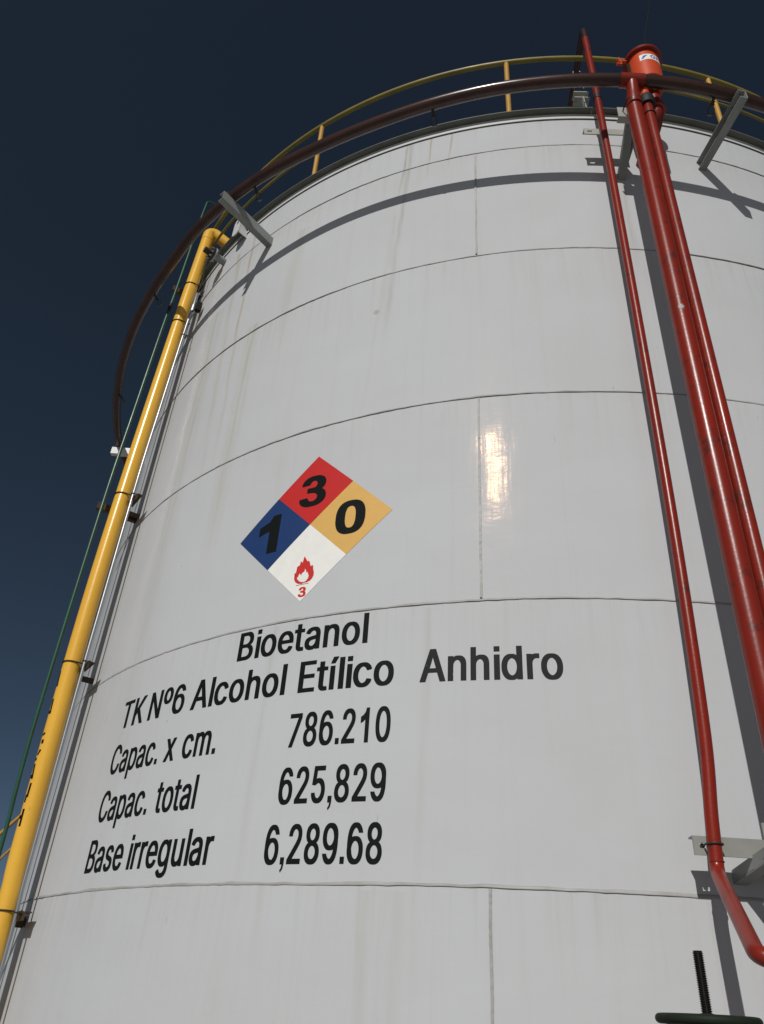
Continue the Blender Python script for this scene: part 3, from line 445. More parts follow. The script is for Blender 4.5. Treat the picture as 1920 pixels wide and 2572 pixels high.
one = MB(); one.add([onshell(s, z, 0.003) for s, z in ((-1.792, 4.245), (-1.704, 4.245), (-1.704, 4.559), (-1.770, 4.559), (-1.80, 4.512), (-1.885, 4.478), (-1.885, 4.405), (-1.792, 4.432))], [(0, 1, 2, 7), (2, 3, 4, 7), (4, 5, 6, 7)])
one.build('numeral', 'ink', qb, smooth=0)
numeral('3', -1.4675, -1.4085, 3.8425, 3.916, qw, 's_flame')
OUT = [(-1.4539, 4.1515), (-1.4345, 4.1216), (-1.4238, 4.097), (-1.4208, 4.1119), (-1.4068, 4.0997), (-1.3957, 4.0611), (-1.3828, 4.0719), (-1.3751, 4.0592), (-1.3739, 4.0109), (-1.3645, 4.0131), (-1.3643, 3.9893), (-1.3736, 3.9672), (-1.3898, 3.9525), (-1.4113, 3.9465), (-1.4336, 3.9459), (-1.4493, 3.9409), (-1.4789, 3.9465), (-1.4997, 3.9611), (-1.5131, 3.9816), (-1.5164, 4.0103), (-1.5165, 4.0336), (-1.5054, 4.0302), (-1.5044, 4.0522), (-1.5026, 4.0783), (-1.4886, 4.0592), (-1.4822, 4.0884), (-1.479, 4.1196), (-1.4632, 4.1029), (-1.4584, 4.1285)]
INN = [(-1.4447, 3.9519), (-1.4686, 3.9611), (-1.4855, 3.9782), (-1.4927, 3.9936), (-1.4838, 3.9959), (-1.4797, 4.0111), (-1.475, 4.0222), (-1.4709, 4.0014), (-1.4587, 3.9791), (-1.4587, 4.003), (-1.458, 4.0189), (-1.4478, 4.0049), (-1.4405, 4.0115), (-1.4377, 4.031), (-1.4364, 4.0517), (-1.4248, 4.0325), (-1.4202, 4.0076), (-1.4111, 4.0219), (-1.406, 3.999), (-1.4006, 3.998), (-1.4031, 3.9766), (-1.415, 3.959), (-1.4302, 3.9508)]
def ngon(mb, pts, lift, mi):
    bm = bmesh.new(); f = bm.faces.new([bm.verts.new(onshell(s, z, lift)) for s, z in pts]); bmesh.ops.triangulate(bm, faces=[f]); bm.verts.index_update()
    mb.add([v.co.copy() for v in bm.verts], [tuple(v.index for v in q.verts) for q in bm.faces], mi); bm.free()
fl = MB(); ngon(fl, OUT, 0.0030, 0); ngon(fl, INN, 0.0040, 1); ngon(fl, [(-1.4928, 3.9375), (-1.491, 3.9335), (-1.395, 3.9350), (-1.3946, 3.9385)], 0.003, 0)
tag(fl.build('flame_symbol', ['s_flame', 's_white'], qw, smooth=0), 'red flame with a white flame inside')

# ------------------------------------------------------------------ guard railing round the roof
rail = thing('guard_railing', 'yellow tubular guard railing round the top rim of the tank', 'railing', (0, TY, 8.745))
ring = lambda r, z, n=200: [pol(r, -180+360*k/n, z) for k in range(n)]
t = MB(); t.tube(ring(5.045, 9.70), 0.026, 12, closed=True); tag(t.build('top_rail', 'rail_dark', rail), 'upper rail')
t = MB(); t.tube(ring(5.045, 9.245), 0.015, 10, closed=True); tag(t.build('mid_rail', 'rail_dark', rail), 'thinner middle rail')
for k in range(15):
    a = 0.40-22.9+k*23.4
    if k >= 14: break
    t = MB(); t.tube([pol(5.03, a, 8.758), pol(5.04, a, 9.69)], 0.025, 12); t.box(pol(5.03, a, 8.763), rad(a)*0.034, tan(a)*0.034, UP*0.005); t.build('post', 'rail_yellow', rail)

# ------------------------------------------------------------------ cooling water ring pipe
RP = [(-200, 5.58), (-170, 5.60), (-140, 5.64), (-115, 5.70), (-95, 5.76), (-79.8, 5.765), (-75.1, 5.728), (-70.5, 5.664), (-61.9, 5.588), (-53.8, 5.54), (-46, 5.514), (-40.4, 5.51), (-33.8, 5.545), (-24.5, 5.553), (-17.4, 5.53), (-11, 5.535), (-5.3, 5.56), (0, 5.58), (8.4, 5.593), (11.2, 5.592), (14.1, 5.602), (17.7, 5.585), (23.2, 5.566), (40, 5.56), (80, 5.56), (120, 5.57), (160, 5.58)]
def rpipe(a):
    for i in range(len(RP)-1):
        if RP[i][0] <= a <= RP[i+1][0]:
            x = (a-RP[i][0])/(RP[i+1][0]-RP[i][0]); x = x*x*(3-2*x)*0.4+x*0.6; return RP[i][1]+(RP[i+1][1]-RP[i][1])*x
    return 5.58
ZP = 8.22
raw = [rpipe(-200+360*k/240) for k in range(240)]
for _ in range(3): raw = [(raw[i-1]+2*raw[i]+raw[(i+1) % 240])/4 for i in range(240)]
ringp = thing('spray_ring_pipe', 'dark brownish red cooling water ring pipe on arms round the top of the tank', 'ring pipe', (0, TY, ZP-0.055))
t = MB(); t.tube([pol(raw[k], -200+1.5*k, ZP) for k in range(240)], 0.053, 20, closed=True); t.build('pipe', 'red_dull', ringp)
def nozzle(a):
    r = rpipe(a); c = pol(r-0.03, a, ZP-0.038); d = (-UP*0.72-rad(a)*0.69).normalized(); tt = tan(a); mb = MB()
    mb.tube([c, c+d*0.05], 0.013, 10); mb.tube([c+d*0.045, c+d*0.065], 0.017, 6)
    lo = [c+d*0.065-tt*0.004, c+d*0.085-tt*0.024, c+d*0.12-tt*0.026, c+d*0.135-tt*0.012]
    for sg in (1, -1):
        mb.tube(smooth_path([c+d*0.065+tt*0.004*sg, c+d*0.085+tt*0.024*sg, c+d*0.115+tt*0.026*sg, c+d*0.135+tt*0.010*sg], 4), 0.0045, 6)
    mb.lathe(c+d*0.133, d, [(0, 0), (0.022, 0.001), (0.022, 0.005), (0, 0.006)], 12)
    mb.build('spray_nozzle', 'nozzle', ringp)
for a in (-85.5, -65.4, -45.4, -25.3, -6.0, 18.5, 38, 58, 78, 98, 118, 138, 158, -185, -165, -145, -125, -105): nozzle(a)

# ------------------------------------------------------------------ arms under the ring pipe
def arm(a, lab, z=8.163, tip=5.665, mat='grey'):
    o = rad(a); tt = tan(a); b = thing('ring_pipe_bracket', lab, 'bracket', pol(5.0, a, z-0.10), 'steel arms carrying the ring pipe')
    L = (tip-4.99)/2; c = pol(4.99+L, a, z)
    mb = MB()
    mb.box(c+tt*0.030-UP*0.055, o*L, tt*0.004, UP*0.055)               # web, on the side of growing azimuth
    mb.box(c-UP*0.004, o*L, tt*0.0335-tt*0.0, UP*0.004) ; mb.box(c-UP*0.106, o*L, tt*0.0335, UP*0.004)
    mb.build('channel_arm', mat, b, smooth=0)
    u = MB(); pc = pol(rpipe(a), a, ZP); rr = 0.053+0.006
    u.tube([pc+o*(-rr)-UP*0.07]+[pc+(o*(-math.cos(x))+UP*math.sin(x))*rr for x in [math.pi*k/12 for k in range(13)]]+[pc+o*rr-UP*0.07], 0.006, 8); u.build('u_bolt', 'ubolt', b)
arm(20.35, 'grey channel steel arm between the red pipes and the right edge of the photo')
arm(-28.3, 'grey channel steel arm beside the yellow pipe elbow and white lifting lug')
arm(-77.3, 'sunlit steel arm seen against the sky behind the yellow pipe', tip=5.83, mat='lug_sunlit_white')  # white colour stands in for sun reflecting off this bare steel arm

# ------------------------------------------------------------------ red pipes on the right
thin = thing('fire_water_pipe', 'thinnest red riser pipe, leftmost of three, bent over above the rim', 'pipe', pol(5.95, 13.5, 0))
path = [pol(5.95, 13.5, 0.0), pol(5.95, 13.5, 1.80), pol(5.935, 7.05, 1.845), pol(5.24, 8.62, 2.215)]
riser = smooth_path([pol(5.24, 8.63, 2.225), pol(5.24, 8.78, 2.45), pol(5.24, 9.19, 2.92), pol(5.24, 9.48, 4.09), pol(5.24, 9.56, 5.74), pol(5.24, 9.50, 8.24), pol(5.225, 9.35, 9.70)], 8)
low = fillet(path+[riser[4]], [0.08, 0.04, 0.09], 8)
top = fillet([riser[-1], pol(5.222, 9.33, 9.90), pol(4.2, 9.7, 9.885)], 0.05, 7)
PR = 0.0315
t = MB(); t.tube(low+riser[5:], PR, 18); t.build('pipe', 'red', thin)
t = MB(); t.tube(top, PR, 16); tag(t.build('top_arm', 'red_dull', thin), 'dark arm turning back over the roof')  # same red pipe, coloured darker to paint in the shade on its underside
t = MB(); t.lathe(pol(5.236, 9.48, 8.60), UP, [(PR, -0.032), (PR+0.006, -0.03), (PR+0.006, 0.03), (PR, 0.032)], 18); t.build('coupling', 'black', thin)
for z, aa, d in ((2.262, 8.66, None),):
    t = MB(); t.lathe(pol(5.24 if z > 2 else 5.945, aa, z), UP, [(PR, -0.004), (PR+0.003, -0.002), (PR+0.003, 0.002), (PR, 0.004)], 18); t.build('weld_ring', 'red', thin)
t = MB(); e0, e1 = low[-5], low[-4]
u = MB(); ubolt(u, pol(5.24, 8.70, 2.335), rad(8.7), tan(8.7), PR, 0.055, 0.0045); u.build('u_bolt', 'ubolt', thin)

BIG_R, BIG_A = 5.54, 11.2
big = thing('ring_feed_pipe', 'thickest red riser pipe, rising to the ring pipe beside the foam chamber', 'pipe', pol(BIG_R, BIG_A, 0))
bp = [pol(BIG_R, BIG_A, 0), pol(BIG_R, BIG_A, 8.05)]
t = MB()
zz = [0, 1, 2, 3, 4, 5, 6, 7, 7.9, 7.96, 8.02, 8.07, 8.20]; rr = [0.0625]*10+[0.056, 0.049, 0.049]
t.tube([pol(BIG_R+(0.05*max(0, z-7.9)/0.3), BIG_A, z) for z in zz], rr, 24); t.build('pipe', 'red', big)
t = MB(); t.lathe(pol(BIG_R+0.052, BIG_A, 8.22), tan(BIG_A), [(0.053, -0.10), (0.060, -0.098), (0.060, 0.098), (0.053, 0.10)], 20); t.build('tee_joint', 'red', big)
for z in (7.905, 8.06):
    t = MB(); t.lathe(pol(BIG_R+0.01, BIG_A, z), UP, [(0.05, -0.005), (0.0655 if z < 8 else 0.054, -0.003), (0.0655 if z < 8 else 0.054, 0.003), (0.05, 0.005)], 24); t.build('weld_ring', 'red', big)
t = MB(); ubolt(t, pol(BIG_R, BIG_A, 7.965), rad(BIG_A), tan(BIG_A), 0.0625, 0.085, 0.0055); t.build('u_bolt', 'ubolt', big)
t = MB(); ubolt(t, pol(BIG_R, BIG_A, 2.335), rad(BIG_A), tan(BIG_A), 0.0625, 0.085, 0.0055); t.build('u_bolt', 'ubolt', big)
# chipped paint spot
t = MB(); cc = pol(BIG_R, BIG_A, 5.47); o = (Vector((0, 0, 0))-Vector((cc.x, cc.y, 0))).normalized(); tt = UP.cross(o)
pts = []
for k in range(18):
    q = 2*math.pi*k/18; rk = (0.024 if k % 2 else 0.013)*random.uniform(0.8, 1.1); x = rk*math.cos(q)+0.012; y = rk*math.sin(q)*1.2; al = x/0.063
    pts.append(cc+(o*math.cos(al)+tt*math.sin(al))*0.0637+UP*y)
al = 0.012/0.063; pts.append(cc+(o*math.cos(al)+tt*math.sin(al))*0.0637)
t.add(pts, [(k, (k+1) % 18, 18) for k in range(18)]); t.build('paint_chip', 'white', big, smooth=0)

MED_A = 12.34
med = thing('foam_supply_pipe', 'medium red riser pipe, rightmost of three, joined to the foam chamber by a black coupling', 'pipe', pol(BIG_R, MED_A, 0))
t = MB(); t.tube([pol(BIG_R, MED_A, z) for z in (0, 2, 4, 6, 7.95)], 0.041, 20); t.build('pipe', 'red', med)
t = MB(); t.lathe(pol(BIG_R, MED_A, 7.93), UP, [(0.040, 0), (0.062, 0.004), (0.066, 0.03), (0.066, 0.085), (0.058, 0.12), (0.045, 0.125)], 20); t.build('coupling', 'black', med)
t = MB(); ubolt(t, pol(BIG_R, MED_A, 7.80), rad(MED_A), tan(MED_A), 0.041, 0.085, 0.0045); t.build('u_bolt', 'ubolt', med)

# foam chamber
fc = pol(5.47, 13.25, 8.345)
foam = thing('foam_chamber', 'orange red foam chamber with a white and blue sticker above the ring pipe', 'foam chamber', fc)
H = 0.40
t = MB(); t.lathe(fc, UP, [(0, 0), (0.130, 0.0), (0.135, 0.006), (0.135, H), (0.10, H)], 48); t.build('body', 'orange', foam)
lid = MB(); lid.lathe(fc, UP, [(0.12, H-0.002), (0.166, H), (0.166, H+0.013), (0.160, H+0.015), (0.166, H+0.017), (0.166, H+0.030), (0.15, H+0.036), (0.0, H+0.045)], 48)
lid.build('lid_flange', 'red', foam)
for k, (da, dz) in enumerate(((-1.9, -0.01), (-2.6, 0.03))):
    pass
o = rad(13.25); tt = tan(13.25)
lt = MB(); c = fc-tt*0.185+UP*(H-0.01)+o*0.02
lt.box(c, tt*0.03, o*0.012, UP*0.010); lt.box(c-tt*0.035+UP*0.005, tt*0.006, o*0.016, UP*0.035); lt.tube([c-tt*0.05+UP*0.028, c-tt*0.02+UP*0.028], 0.009, 8)
lt.tube([c-tt*0.06-UP*0.05, c-tt*0.03-UP*0.05], 0.013, 8); lt.box(c-tt*0.02-UP*0.03, tt*0.008, o*0.010, UP*0.030); lt.build('clamp_latch', 'orange', foam)
hd = MB(); hd.prism([c+tt*0.02-UP*0.05, c+tt*0.06-UP*0.05, c+tt*0.055-UP*0.26, c+tt*0.03-UP*0.26], o*0.012); hd.build('latch_handle', 'red_dull', foam)
stb = MB(); stb.tube(fillet([pol(5.54, 12.34, 8.055), pol(5.54, 12.34, 8.30), fc-tt*0.05+o*0.04+UP*0.02], 0.04, 6), 0.038, 18); tag(stb.build('inlet_stub', 'orange', foam), 'bright orange inlet stub')
outl = MB(); outl.tube(fillet([fc-o*0.03+tt*0.045+UP*0.02, fc-o*0.04+tt*0.05-UP*0.36, pol(4.99, 13.9, 7.98)], 0.13, 8), 0.054, 20)
outl.lathe(fc-o*0.04+tt*0.05-UP*0.25, UP, [(0.05, -0.015), (0.076, -0.015), (0.076, 0.015), (0.05, 0.015)], 24); outl.build('outlet_elbow', 'red', foam)
# sticker wrapped on the body, facing the camera side, with its letters
def oncan(x, z, rr=0.1362):
    th = x/0.135; d = o*math.cos(th)+tt*math.sin(th); return fc+d*rr+UP*z
SX0, SX1, SZ0, SZ1 = -0.085, 0.160, 0.235, 0.322
stk = MB(); n = 14; vs = [oncan(SX0+(SX1-SX0)*i/n, z) for i in range(n+1) for z in (SZ0, SZ1)]
stk.add(vs, [(2*i, 2*i+2, 2*i+3, 2*i+1) for i in range(n)]); stk = stk.build('sticker', 's_white', foam, smooth=60, fix=False)
lg = MB()
gv, gf = glyphs('GPM'); xs = [v[0] for v in gv]; ys = [v[1] for v in gv]
lg.add([oncan(0.004+(x-min(xs))/(max(xs)-min(xs))*0.148, SZ0+0.018+(y-min(ys))/(max(ys)-min(ys))*0.052, 0.1374) for x, y in gv], gf)
lg.build('logo_letters', 'logo_blue', stk, smooth=0, fix=False)
lg = MB(); lg.add([oncan(x, SZ0+z, 0.1374) for x, z in ((-0.074, 0.018), (-0.056, 0.018), (-0.016, 0.066), (-0.036, 0.066), (-0.060, 0.062), (-0.058, 0.050), (-0.050, 0.050))], [(0, 1, 6, 5), (1, 2, 3, 6), (6, 3, 4, 5)])
lg.build('logo_mark', 'logo_blue', stk, smooth=0, fix=False)

rod = MB(); rod.tube([Vector((1.262, 3.60, 8.77)), Vector((1.285, 3.60, 8.95)), Vector((1.46, 3.62, 9.85)), Vector((1.56, 3.63, 10.3))], 0.0042, 6)
tag(rod.build('wire_rod', 'ink', origin=(1.262, 3.60, 8.77)), 'thin black wire rising from the foam chamber lid into the sky', 'wire')

# supports that carry the three red pipes
def pipe_support(zc, zb, lab, bar='white', foot=11.55, drop=0.29):
    a = 11.45; o = rad(a); tt = tan(a)
    b = thing('pipe_support', lab, 'pipe support', pol(5.0, a, zc-0.35), 'supports of the red riser pipes')
    m = MB(); m.box(pol(5.215, 11.9, zc-0.075), o*0.205, tt*0.026, UP*0.004); m.box(pol(5.215, 11.9, zc-0.105)+tt*0.022, o*0.205, tt*0.004, UP*0.03); m.build('arm', 'grey', b, smooth=0)
    m = MB(); ca = pol(5.466, 11.6, zc-0.07); o2 = rad(11.6); t2 = tan(11.6)
    m.box(ca, o2*0.004, t2*0.148, UP*0.068); m.box(ca-o2*0.030-UP*0.064, o2*0.026, t2*0.148, UP*0.004); m.build('cross_angle', bar, b, smooth=0)
    m = MB(); p0 = pol(5.0, foot, zc-drop); p1 = pol(5.44, 11.25, zc-0.10); d = (p1-p0); n = d.cross(tt).normalized()
    m.box((p0+p1)/2, d/2, tt*0.032, n*0.004); m.box((p0+p1)/2-tt*0.028+n*0.028, d/2, tt*0.004, n*0.028); m.build('brace', 'grey', b, smooth=0)
    m = MB(); c = pol(5.195, 9.85, zb); o3 = rad(9.85); t3 = tan(9.85); w = 0.185; h = 0.041
    # slotted flat bar: frame of four pieces round the slot, plus the rest
    sx0, sx1, sz = -w+0.028, -w+0.070, 0.011
    m.box(c+t3*((-w+sx0)/2), t3*((sx0+w)/2), o3*0.004, UP*h)
    m.box(c+t3*((sx1+w)/2), t3*((w-sx1)/2), o3*0.004, UP*h)
    for sg in (-1, 1): m.box(c+t3*((sx0+sx1)/2)+UP*sg*(h+sz)/2, t3*((sx1-sx0)/2), o3*0.004, UP*(h-sz)/2)
    m.box(c-o3*0.026+UP*(h-0.004), t3*w, o3*0.022, UP*0.004)
    m.build('slotted_bar', bar, b, smooth=0)
pipe_support(8.03, 8.132, 'white and grey steel support holding the red pipes just under the tank rim')
pipe_support(2.39, 2.335, 'grey steel support holding the red pipes above the threaded valve stem', bar='bar_grey', foot=10.75, drop=0.175)

# clamp that holds the bent-over arm above the rim
cl = thing('pipe_clamp_stand', 'small white gusset stand on the rim clamping the bent red pipe', 'clamp stand', pol(4.98, 9.5, 8.742))
o = rad(9.5); tt = tan(9.5)
m = MB(); m.prism([pol(5.05, 9.5, 8.742), pol(4.90, 9.5, 8.742), pol(4.84, 9.5, 9.30), pol(4.885, 9.5, 9.30), pol(4.93, 9.5, 9.0)], tt*0.008); m.build('gusset', 'white', cl, smooth=0)
for zb in (9.32, 9.42):
    m = MB(); m.box(pol(4.82, 9.5, zb), tt*0.075, o*0.045, UP*0.006); m.build('clamp_bar', 'white', cl, smooth=0)
m = MB()
for sg in (-1, 1): m.tube([pol(4.82, 9.5, 9.30)+tt*0.055*sg, pol(4.82, 9.5, 9.88)+tt*0.036*sg], 0.006, 8)
m.tube([pol(4.82, 9.5, 9.88)+(tt*math.cos(x)+UP*math.sin(x))*0.036 for x in [math.pi*k/10 for k in range(11)]], 0.006, 8); m.build('u_bolt', 'galv', cl)

# ------------------------------------------------------------------ yellow pipe and its neighbours on the left
YA = -43.8
yel = thing('yellow_product_pipe', 'thick glossy yellow riser pipe up the left side of the tank', 'pipe', pol(5.16, YA, 0))
YP = smooth_path([pol(5.15, YA, 0.0), pol(5.165, YA, 1.2), pol(5.176, YA, 2.095), pol(5.196, YA, 2.53), pol(5.225, YA, 4.2), pol(5.215, YA, 5.70), pol(5.17, YA, 7.9), pol(5.150, YA, 8.567), pol(5.127, YA, 9.27)], 8)
t = MB(); t.tube(YP, 0.070, 28); t.build('pipe', 'yellow', yel)
t = MB(); t.tube(fillet([YP[-1]-UP*0.01, pol(5.122, YA, 9.46), pol(4.80, -42.5, 9.24), pol(4.78, -42.3, 8.80)], [0.14, 0.11], 9), 0.0715, 26); t.build('elbow', 'yellow', yel)
t = MB(); t.lathe(YP[-1]-UP*0.008, UP, [(0.069, -0.006), (0.0735, -0.003), (0.0735, 0.003), (0.069, 0.006)], 28); t.build('weld_ring', 'yellow', yel)
t = MB(); t.lathe(pol(4.76, -42.3, 8.86), UP, [(0.07, -0.02), (0.13, -0.02), (0.13, 0.02), (0.07, 0.02)], 28); t.build('flange', 'yellow', yel)
def yr(z):
    for i in range(len(YP)-1):
        if YP[i].z <= z <= YP[i+1].z:
            x = (z-YP[i].z)/(YP[i+1].z-YP[i].z); return YP[i].lerp(YP[i+1], x)
    return YP[-1]
ARM_D = Vector((0.28, -0.96, 0)).normalized()       # the cross arms run from the yellow pipe out to the green conduit
for z in (8.42, 7.80, 5.48, 3.83, 2.05):
    u = MB(); ubolt(u, yr(z), (-rad(YA).cross(UP)*0 + Vector((ARM_D.y, -ARM_D.x, 0)).normalized()*-0 + rad(YA)*0.80+tan(YA)*0.0).normalized(), tan(YA), 0.070, 0.085, 0.0055); u.build('u_bolt', 'ubolt', yel)
# black stencilled marks that wrap round the far left of the pipe: only their ends show
def mark(ang0, ang1, z0, z1, w):
    # stroke on the pipe surface between (ang0, z0) and (ang1, z1); angles in degrees from the direction to the camera, + to the left
    n = 6; q = []; mk = MB()
    for k in range(n+1):
        x = k/n; z = z0+(z1-z0)*x; c = yr(z); d = Vector((-c.x, -c.y, 0)).normalized(); s = Vector((d.y, -d.x, 0)); s = s if s.x < 0 else -s
        an = R_(ang0+(ang1-ang0)*x); nn = d*math.cos(an)+s*math.sin(an); tg = (s*math.cos(an)-d*math.sin(an))
        along = (UP*(z1-z0)+tg*(R_(ang1-ang0)*0.07)).normalized(); side = nn.cross(along)*w/2
        q.append((c+nn*0.0712-side, c+nn*0.0712+side))
    mk.add([p for pr in q for p in pr], [(2*k, 2*k+1, 2*k+3, 2*k+2) for k in range(n)])
    mk.build('letter_stroke', 'ink', yel, smooth=0)
for sk in ((49, 51, 2.58, 2.7, 0.019), (49, 83, 2.645, 2.645, 0.025), (53, 52, 2.78, 2.88, 0.019), (63, 63, 2.745, 2.8, 0.019), (56, 67, 2.91, 3.02, 0.019), (56, 95, 2.93, 2.93, 0.025),
           (63, 95, 3.055, 3.055, 0.019), (51, 67, 3.125, 3.085, 0.019), (55, 53, 3.2, 3.17, 0.022), (51, 75, 3.25, 3.235, 0.019), (59, 67, 3.4, 3.52, 0.019), (59, 95, 3.415, 3.415, 0.025), (68, 79, 3.62, 3.75, 0.019)):
    mark(*sk)

grn = thing('green_conduit', 'thin dark green conduit left of the yellow pipe, bent over at the top', 'conduit', pol(5.30, -45.0, 0))
GA = -45.0
gp = smooth_path([pol(5.28, GA, 0), pol(5.30, GA, 1.6), pol(5.311, GA, 2.486), pol(5.330, GA, 2.89), pol(5.345, GA, 3.42), pol(5.350, GA, 4.66), pol(5.346, GA, 5.70), pol(5.330, GA, 6.5), pol(5.306, GA, 7.69), pol(5.280, GA, 8.47), pol(5.252, GA, 9.62), pol(5.238, GA, 9.95)], 6)
t = MB(); t.tube(gp[:-1]+fillet([gp[-1], pol(5.232, GA, 10.10), pol(4.3, GA, 10.05), pol(4.28, GA, 8.8)], 0.06, 6), 0.0155, 12); t.build('conduit', 'green', grn)
t = MB(); t.tube([gr_ for gr_ in (pol(5.296, GA, 8.02), pol(5.292, GA, 8.14))], 0.0178, 12); t.build('coupling', 'black', grn)

def gr(z):
    for i in range(len(gp)-1):
        if gp[i].z <= z <= gp[i+1].z: return gp[i].lerp(gp[i+1], (z-gp[i].z)/(gp[i+1].z-gp[i].z))
    return gp[-1]
def yellow_support(z, long_arm, lab, mat='brown', half=0.125, shift=0.075):
    o = rad(-44.5); tt = tan(-44.5)
    b = thing('yellow_pipe_support', lab, 'pipe support', pol(5.0, -44.5, z-0.1), 'supports of the yellow pipe')
    m = MB(); m.box(pol(5.045, -45.2, z), o*0.050, tt*0.024, UP*0.004); m.box(pol(5.045, -45.2, z-0.022)+tt*0.022, o*0.050, tt*0.004, UP*0.022); m.build('stub', mat, b, smooth=0)
    y = yr(z); back = y-rad(YA)*0.076+tan(YA)*shift
    m = MB(); m.box(back-rad(YA)*0.004-UP*0.0, rad(YA)*0.004, tan(YA)*half, UP*0.026)
    m.box(back-rad(YA)*0.004+rad(YA)*-0.022+UP*0.026, rad(YA)*0.022, tan(YA)*half, UP*0.004); m.build('cross_angle', mat, b, smooth=0)
    if long_arm:
        A0 = GA-0.62; rg = math.hypot(gr(z).x, gr(z).y-TY)+0.035; mid = (4.99+rg)/2; o = rad(A0); tt = tan(A0)
        m = MB(); m.box(pol(mid, A0, z-0.012), o*(rg-4.99)/2, tt*0.004, UP*0.034); m.box(pol(mid, A0, z-0.044)-tt*0.024, o*(rg-4.99)/2, tt*0.020, UP*0.004); m.build('outrigger', mat, b, smooth=0)
yellow_support(8.47, True, 'rusty brown support tying the top of the yellow pipe to the green conduit', half=0.07, shift=-0.02)
yellow_support(5.42, True, 'dark angle support tying the yellow pipe to the green conduit beside the hazard diamond')
yellow_support(3.79, False, 'small support of the yellow pipe beside the TK Nº6 lettering', 'ubolt')
yellow_support(2.02, True, 'lowest support of the yellow pipe near the bottom left corner')

con = thing('metal_conduit', 'shiny bare metal conduit close to the right of the yellow pipe', 'conduit', pol(5.13, -42.25, 0))
CA = -42.25
CP = smooth_path([pol(5.128, CA, 0.0), pol(5.132, CA, 1.75), pol(5.145, CA, 2.20), pol(5.148, CA, 2.47), pol(5.164, CA, 3.75), pol(5.166, CA, 4.40), pol(5.165, CA, 5.65), pol(5.147, CA, 6.56), pol(5.125, CA, 7.59), pol(5.103, CA, 8.22)], 6)
t = MB(); t.tube(CP, 0.0135, 12); t.build('conduit', 'galv', con)
t = MB(); t.lathe(CP[-1]-UP*0.28, UP, [(0.013, 0), (0.019, 0.004), (0.019, 0.28), (0.013, 0.29)], 14); t.build('sleeve', 'galv', con)
t = MB(); t.box(pol(5.06, -42.0, 8.02), rad(CA)*0.030, tan(CA)*0.028, UP*0.060); t.build('junction_box', 'black', con, smooth=0)
t = MB(); t.tube(smooth_path([CP[-1], pol(5.09, CA+0.1, 8.42), pol(5.105, CA+0.2, 8.64), pol(5.095, CA+0.3, 8.78), pol(5.02, CA+0.5, 8.84)], 6), 0.006, 8); t.build('cable', 'black', con)
for z in (7.55, 5.46, 3.83, 2.04):
    k_ = min(range(len(CP)), key=lambda i: abs(CP[i].z-z)); k0 = max(0, k_-1); p0, p1 = (CP[k0], CP[k0+1]) if CP[k0+1].z >= z else (CP[k0+1], CP[min(k0+2, len(CP)-1)])
    c = p0.lerp(p1, (z-p0.z)/(p1.z-p0.z)); t = MB(); ubolt(t, c, rad(CA), tan(CA), 0.0135, 0.03, 0.004); t.build('clip', 'ubolt', con)
# roof-edge fittings on the left
lug = thing('lifting_lug', 'white bent plate lifting lug with a hole on the tank rim', 'lifting lug', pol(5.0, -33.8, 8.52))
o = rad(-34.6); tt = tan(-34.6)
m = MB(); hc = pol(5.105, -34.6, 8.80); n = 28; vs = []; fs = []
for k in range(n):
    q = 2*math.pi*(k+0.5)/n; cx, cz = math.cos(q), math.sin(q)
    if cz > 0: ox, oz = cx*0.062, cz*0.075
    else: e = 1/max(abs(cx)/0.062, abs(cz)/0.20); ox, oz = cx*e, cz*e
    for dr in (0.0, 0.011):
        vs.append(hc+tt*cx*0.019+UP*cz*0.030+o*dr); vs.append(hc+tt*ox+UP*oz+o*dr)
for k in range(n):
    l = (k+1) % n; A, B = 4*k, 4*l
    fs += [(A+2, A+3, B+3, B+2), (A, B, B+1, A+1), (A, A+2, B+2, B), (A+1, B+1, B+3, A+3)]
m.add(vs, fs); m.build('eye_plate', 'lug_sunlit_white', lug, smooth=20)
m = MB(); m.prism([pol(4.995, -34.6, 8.60)+tt*0.051, pol(5.104, -34.6, 8.605)+tt*0.051, pol(5.104, -34.6, 8.83)+tt*0.051, pol(5.02, -34.6, 8.72)+tt*0.051], tt*0.010); m.build('side_plate', 'lug_sunlit_white', lug, smooth=0)
noz = thing('roof_edge_nozzle', 'short grey flanged nozzle with bolts beside the yellow elbow', 'nozzle', pol(5.0, -38.3, 8.50))
o = rad(-38.6); c = pol(5.0, -38.6, 8.545)
m = MB(); m.tube([c-o*0.02, c+o*0.15], 0.042, 20); m.build('neck', 'grey', noz)
m = MB(); m.lathe(c+o*0.135, o, [(0.045, 0), (0.082, 0), (0.082, 0.018), (0.045, 0.018)], 28); m.build('flange', 'white', noz)
m = MB(); m.lathe(c+o*0.158, o, [(0.0, 0.02), (0.082, 0.02), (0.082, 0), (0.0, 0)], 28); m.tube([c+o*0.17, c+o*0.26], 0.035, 12); m.build('blind_cover', 'ubolt', noz)
t1 = o.cross(UP)
for k in range(8):
    m = MB(); q = 2*math.pi*(k+.5)/8; p = c+(t1*math.cos(q)+UP*math.sin(q))*0.064
    m.lathe(p, o, [(0, 0.115), (0.008, 0.115), (0.008, 0.178), (0.013, 0.178), (0.013, 0.192), (0.008, 0.192), (0.008, 0.205), (0, 0.205)], 8); m.build('bolt', 'galv', noz)

